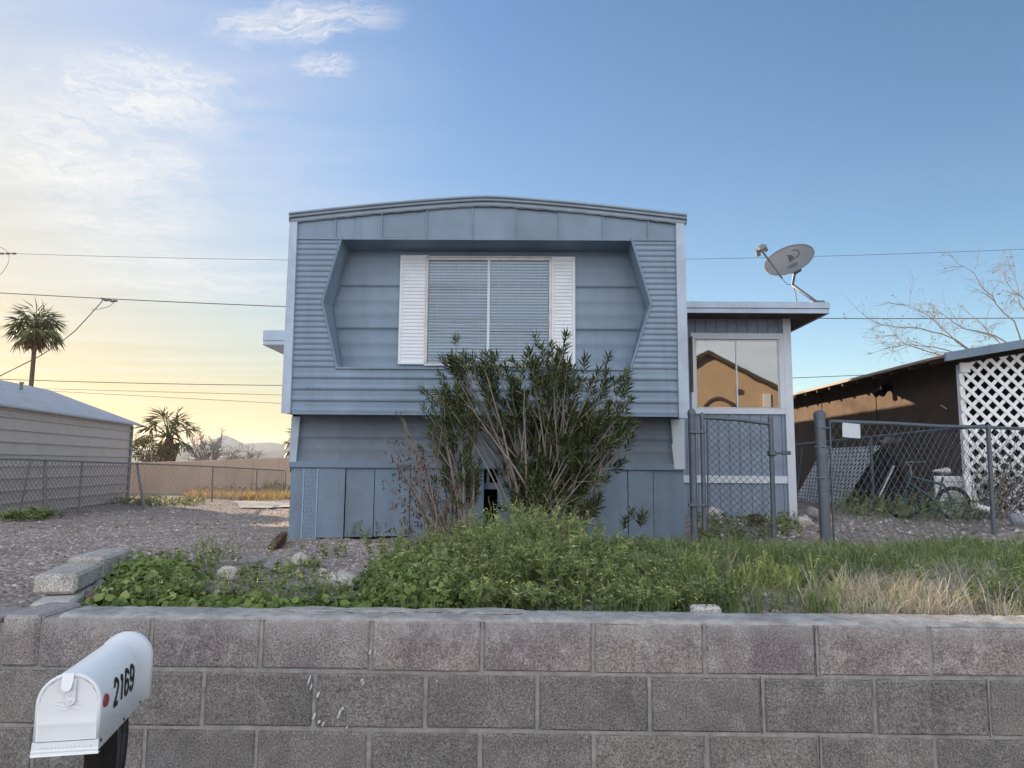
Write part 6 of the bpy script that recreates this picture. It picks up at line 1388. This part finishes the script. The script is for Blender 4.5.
def bare_tree(name, label, base, limbs, seed, ln, r0, n=7, depth=1, leafn=0, leaf_L=.12, up=.2, cat_='tree'):
    r = np.random.default_rng(seed); root = thing(name, base, label, cat_); b = MB(); lv = []
    hub = np.array(base) + [0, 0, limbs[1]]; b.tube([np.array(base) - [0, 0, .3], (np.array(base) + hub) / 2 + r.normal(0, .06, 3), hub], [limbs[2] * 1.4, limbs[2] * 1.1, limbs[2]], 8); b.build('trunk', M_twig, root); b = MB()
    for pl in limbs[0]:
        pts = [hub] + [np.array(p) for p in pl]; m = len(pts); q = np.array([np.array([np.interp(t, range(m), [p[k] for p in pts]) for k in range(3)]) for t in np.linspace(0, m - 1, 14)]); q[1:-1] = (q[:-2] + q[1:-1] * 2 + q[2:]) / 4; q += r.normal(0, .02, q.shape)
        b.tube(q, np.linspace(limbs[2] * .55, r0 * .6, 14), 5, False); twigs(b, list(q[3:]), n, ln, r0, depth, r, up, lv)
    b.build('crown', M_twig, root)
    if leafn and lv:
        pick = r.choice(len(lv), min(len(lv), leafn), False); P = np.array([lv[i][0] for i in pick]); D = np.array([lv[i][1] for i in pick]); k = 4; P = np.repeat(P, k, 0) + r.normal(0, leaf_L * .4, (len(P) * k, 3)); D = np.repeat(D, k, 0) + r.normal(0, .3, (len(D) * k, 3))
        V, Fc = leaf_arrays(P, D, r.uniform(.6, 1.2, len(P)) * leaf_L, leaf_L * .28); np_mesh('leaves', V, Fc, leafmat('willow_leaf', [(.10, .10, .03), (.20, .17, .05), (.32, .24, .08)], .6, .4, .2), root, rnd=rep(r.uniform(0, 1, len(P)), 5))
Yt = 20.0
def PL(pts, dy): return [at(px, py, Yt + dy * (i + 1) / len(pts)) for i, (px, py) in enumerate(pts)]
limbs = [PL([(1023, 335), (1002, 311), (985, 289), (972, 271), (957, 263)], -.6), PL([(999, 342), (979, 322), (962, 308)], .8), PL([(975, 352), (962, 347), (943, 330), (924, 310), (897, 301)], -.4), PL([(960, 362), (933, 352), (902, 345), (890, 327)], .6), PL([(970, 350), (941, 332), (911, 327), (882, 326), (862, 314)], -.9), PL([(1040, 330), (1029, 301), (1009, 289), (1000, 262)], .5), PL([(985, 362), (935, 346), (905, 345), (880, 350)], 1.2), PL([(1060, 320), (1050, 280), (1040, 255)], .2), PL([(1070, 330), (1090, 290), (1110, 265)], -.5), PL([(1010, 340), (955, 325), (940, 312), (930, 302)], 1.0), PL([(1030, 330), (1020, 300), (1015, 275), (1012, 262)], .9)]
tb = at(1024, 372, Yt); bare_tree('bare_tree', 'almost leafless weeping tree rising behind the neighbour roof', (tb[0], Yt, .7), (limbs, tb[2] - .7 - .3, .05), 4, .8, .0065, 10, 1, 110, .09, .1)
def round_limbs(c, n, R, h, seed):
    r = np.random.default_rng(seed); out = []
    for k in range(n): a = r.uniform(0, 6.28); q = r.uniform(.5, 1) * R; e = np.array(c) + [math.cos(a) * q, math.sin(a) * q * .6, h * r.uniform(.55, 1)]; m = np.array(c) + (e - c) * .5 + [0, 0, h * .12]; out.append([m, e])
    return out
def bush_at(px, py_top, Y, Rpx, name, label, seed, n=11):
    c = at(px, 462, Y); R = Rpx * Y / F; h = at(px, py_top, Y)[2] - .2; bare_tree(name, label, (c[0], Y, -.2), (round_limbs((c[0], Y, .2), n, R, h, seed), .4, .08), seed, R * .4, .02, 9, 1, 0, cat_='bush')
bush_at(212, 431, 41, 34, 'bare_bush', 'wide leafless grey bush right of the windblown palm', 5, 16); bush_at(243, 446, 44, 20, 'bare_bush', 'low pinkish leafless bush trailing off below the hills', 6, 9)
M_bgleaf = leafmat('olive_leaf', [(.07, .075, .035), (.12, .12, .06), (.19, .17, .10)], .7, .2, .15)
def leafy(px, pyt, pyb, Y, wpx, label, seed, n=1500, L=.16):
    r = np.random.default_rng(seed); c = at(px, (pyt + pyb) / 2, Y); k = Y / F; rx, rz = wpx * k / 2, (pyb - pyt) * k / 2; root = thing('leafy_bush', (c[0], Y, 0), label, 'bush'); b = MB()
    q = unit(r.normal(0, 1, (n, 3))) * (r.uniform(.25, 1, (n, 1)) ** .5) * (1 + .25 * np.sin(r.uniform(0, 6, (n, 1)))); P = c + q * [rx, rx, rz]; D = q + r.normal(0, .5, (n, 3)) + [0, 0, .3]
    V, Fc = leaf_arrays(P, D, r.uniform(.6, 1.3, n) * L, L * .4); np_mesh('foliage', V, Fc, M_bgleaf, root, rnd=rep(np.clip(r.normal(.4, .25, n), 0, 1), 5))
    for i in range(9): e = P[r.integers(n)]; b.tube([np.array([c[0], Y, -.2]), (np.array([c[0], Y, c[2] - rz]) + e) / 2, e], [.06, .04, .015], 5, False)
    b.build('stems', M_twig, root)
leafy(146, 437, 464, 40, 34, 'olive green bush peeping out beside the shed corner', 7); leafy(163, 448, 466, 39, 20, 'tan brushy growth at the foot of the windblown palm', 9, 600)
# dry vine hanging on the porch lattice
P, D = [], []; b = MB(); r = np.random.default_rng(77); vb = at(1008, 520, 10.2); root = thing('dry_vine', (vb[0], 10.3, .85), 'tangled dry brown climber hanging on the white porch lattice', 'plant')
for k in range(46):
    s = np.array([vb[0] + r.normal(0, .28), 10.45 + r.normal(0, .1), .85]); e = at(r.uniform(984, 1050), r.uniform(438, 505), 10.55 + r.normal(0, .12)); pts = bez(s, (s + e) / 2 + r.normal(0, .15, 3), e, 7); b.tube(pts, np.linspace(.009, .003, 7), 4, False)
    for _ in range(26): P.append(pts[r.integers(2, 7)] + r.normal(0, .06, 3)); D.append(r.normal(0, 1, 3))
b.build('stems', M_deadstem, root); V, Fc = leaf_arrays(np.array(P), np.array(D), r.uniform(.03, .08, len(P)), .025); np_mesh('dry_leaves', V, Fc, leafmat('vine_leaf', [(.03, .035, .025), (.08, .065, .045), (.15, .12, .08), (.24, .2, .15)], .8, .2, .1), root, rnd=rep(r.uniform(0, 1, len(P)), 5))
# ------------------------------------------------------------------ air: thin even haze over the whole desert basin
m, nt, ns, ln, p = nodes('haze_air'); ns.remove(p)
pv = nt.nodes.new('ShaderNodeVolumePrincipled'); pv.inputs['Color'].default_value = (.80, .90, 1, 1); pv.inputs['Density'].default_value = .00013; pv.inputs['Anisotropy'].default_value = .3
ln.new(pv.outputs[0], ns['Material Output'].inputs['Volume'])
b = MB(); b.box((-4600, -4600, -14), (4600, 5600, 130)); tag(b.build('haze', m), kind='stuff')
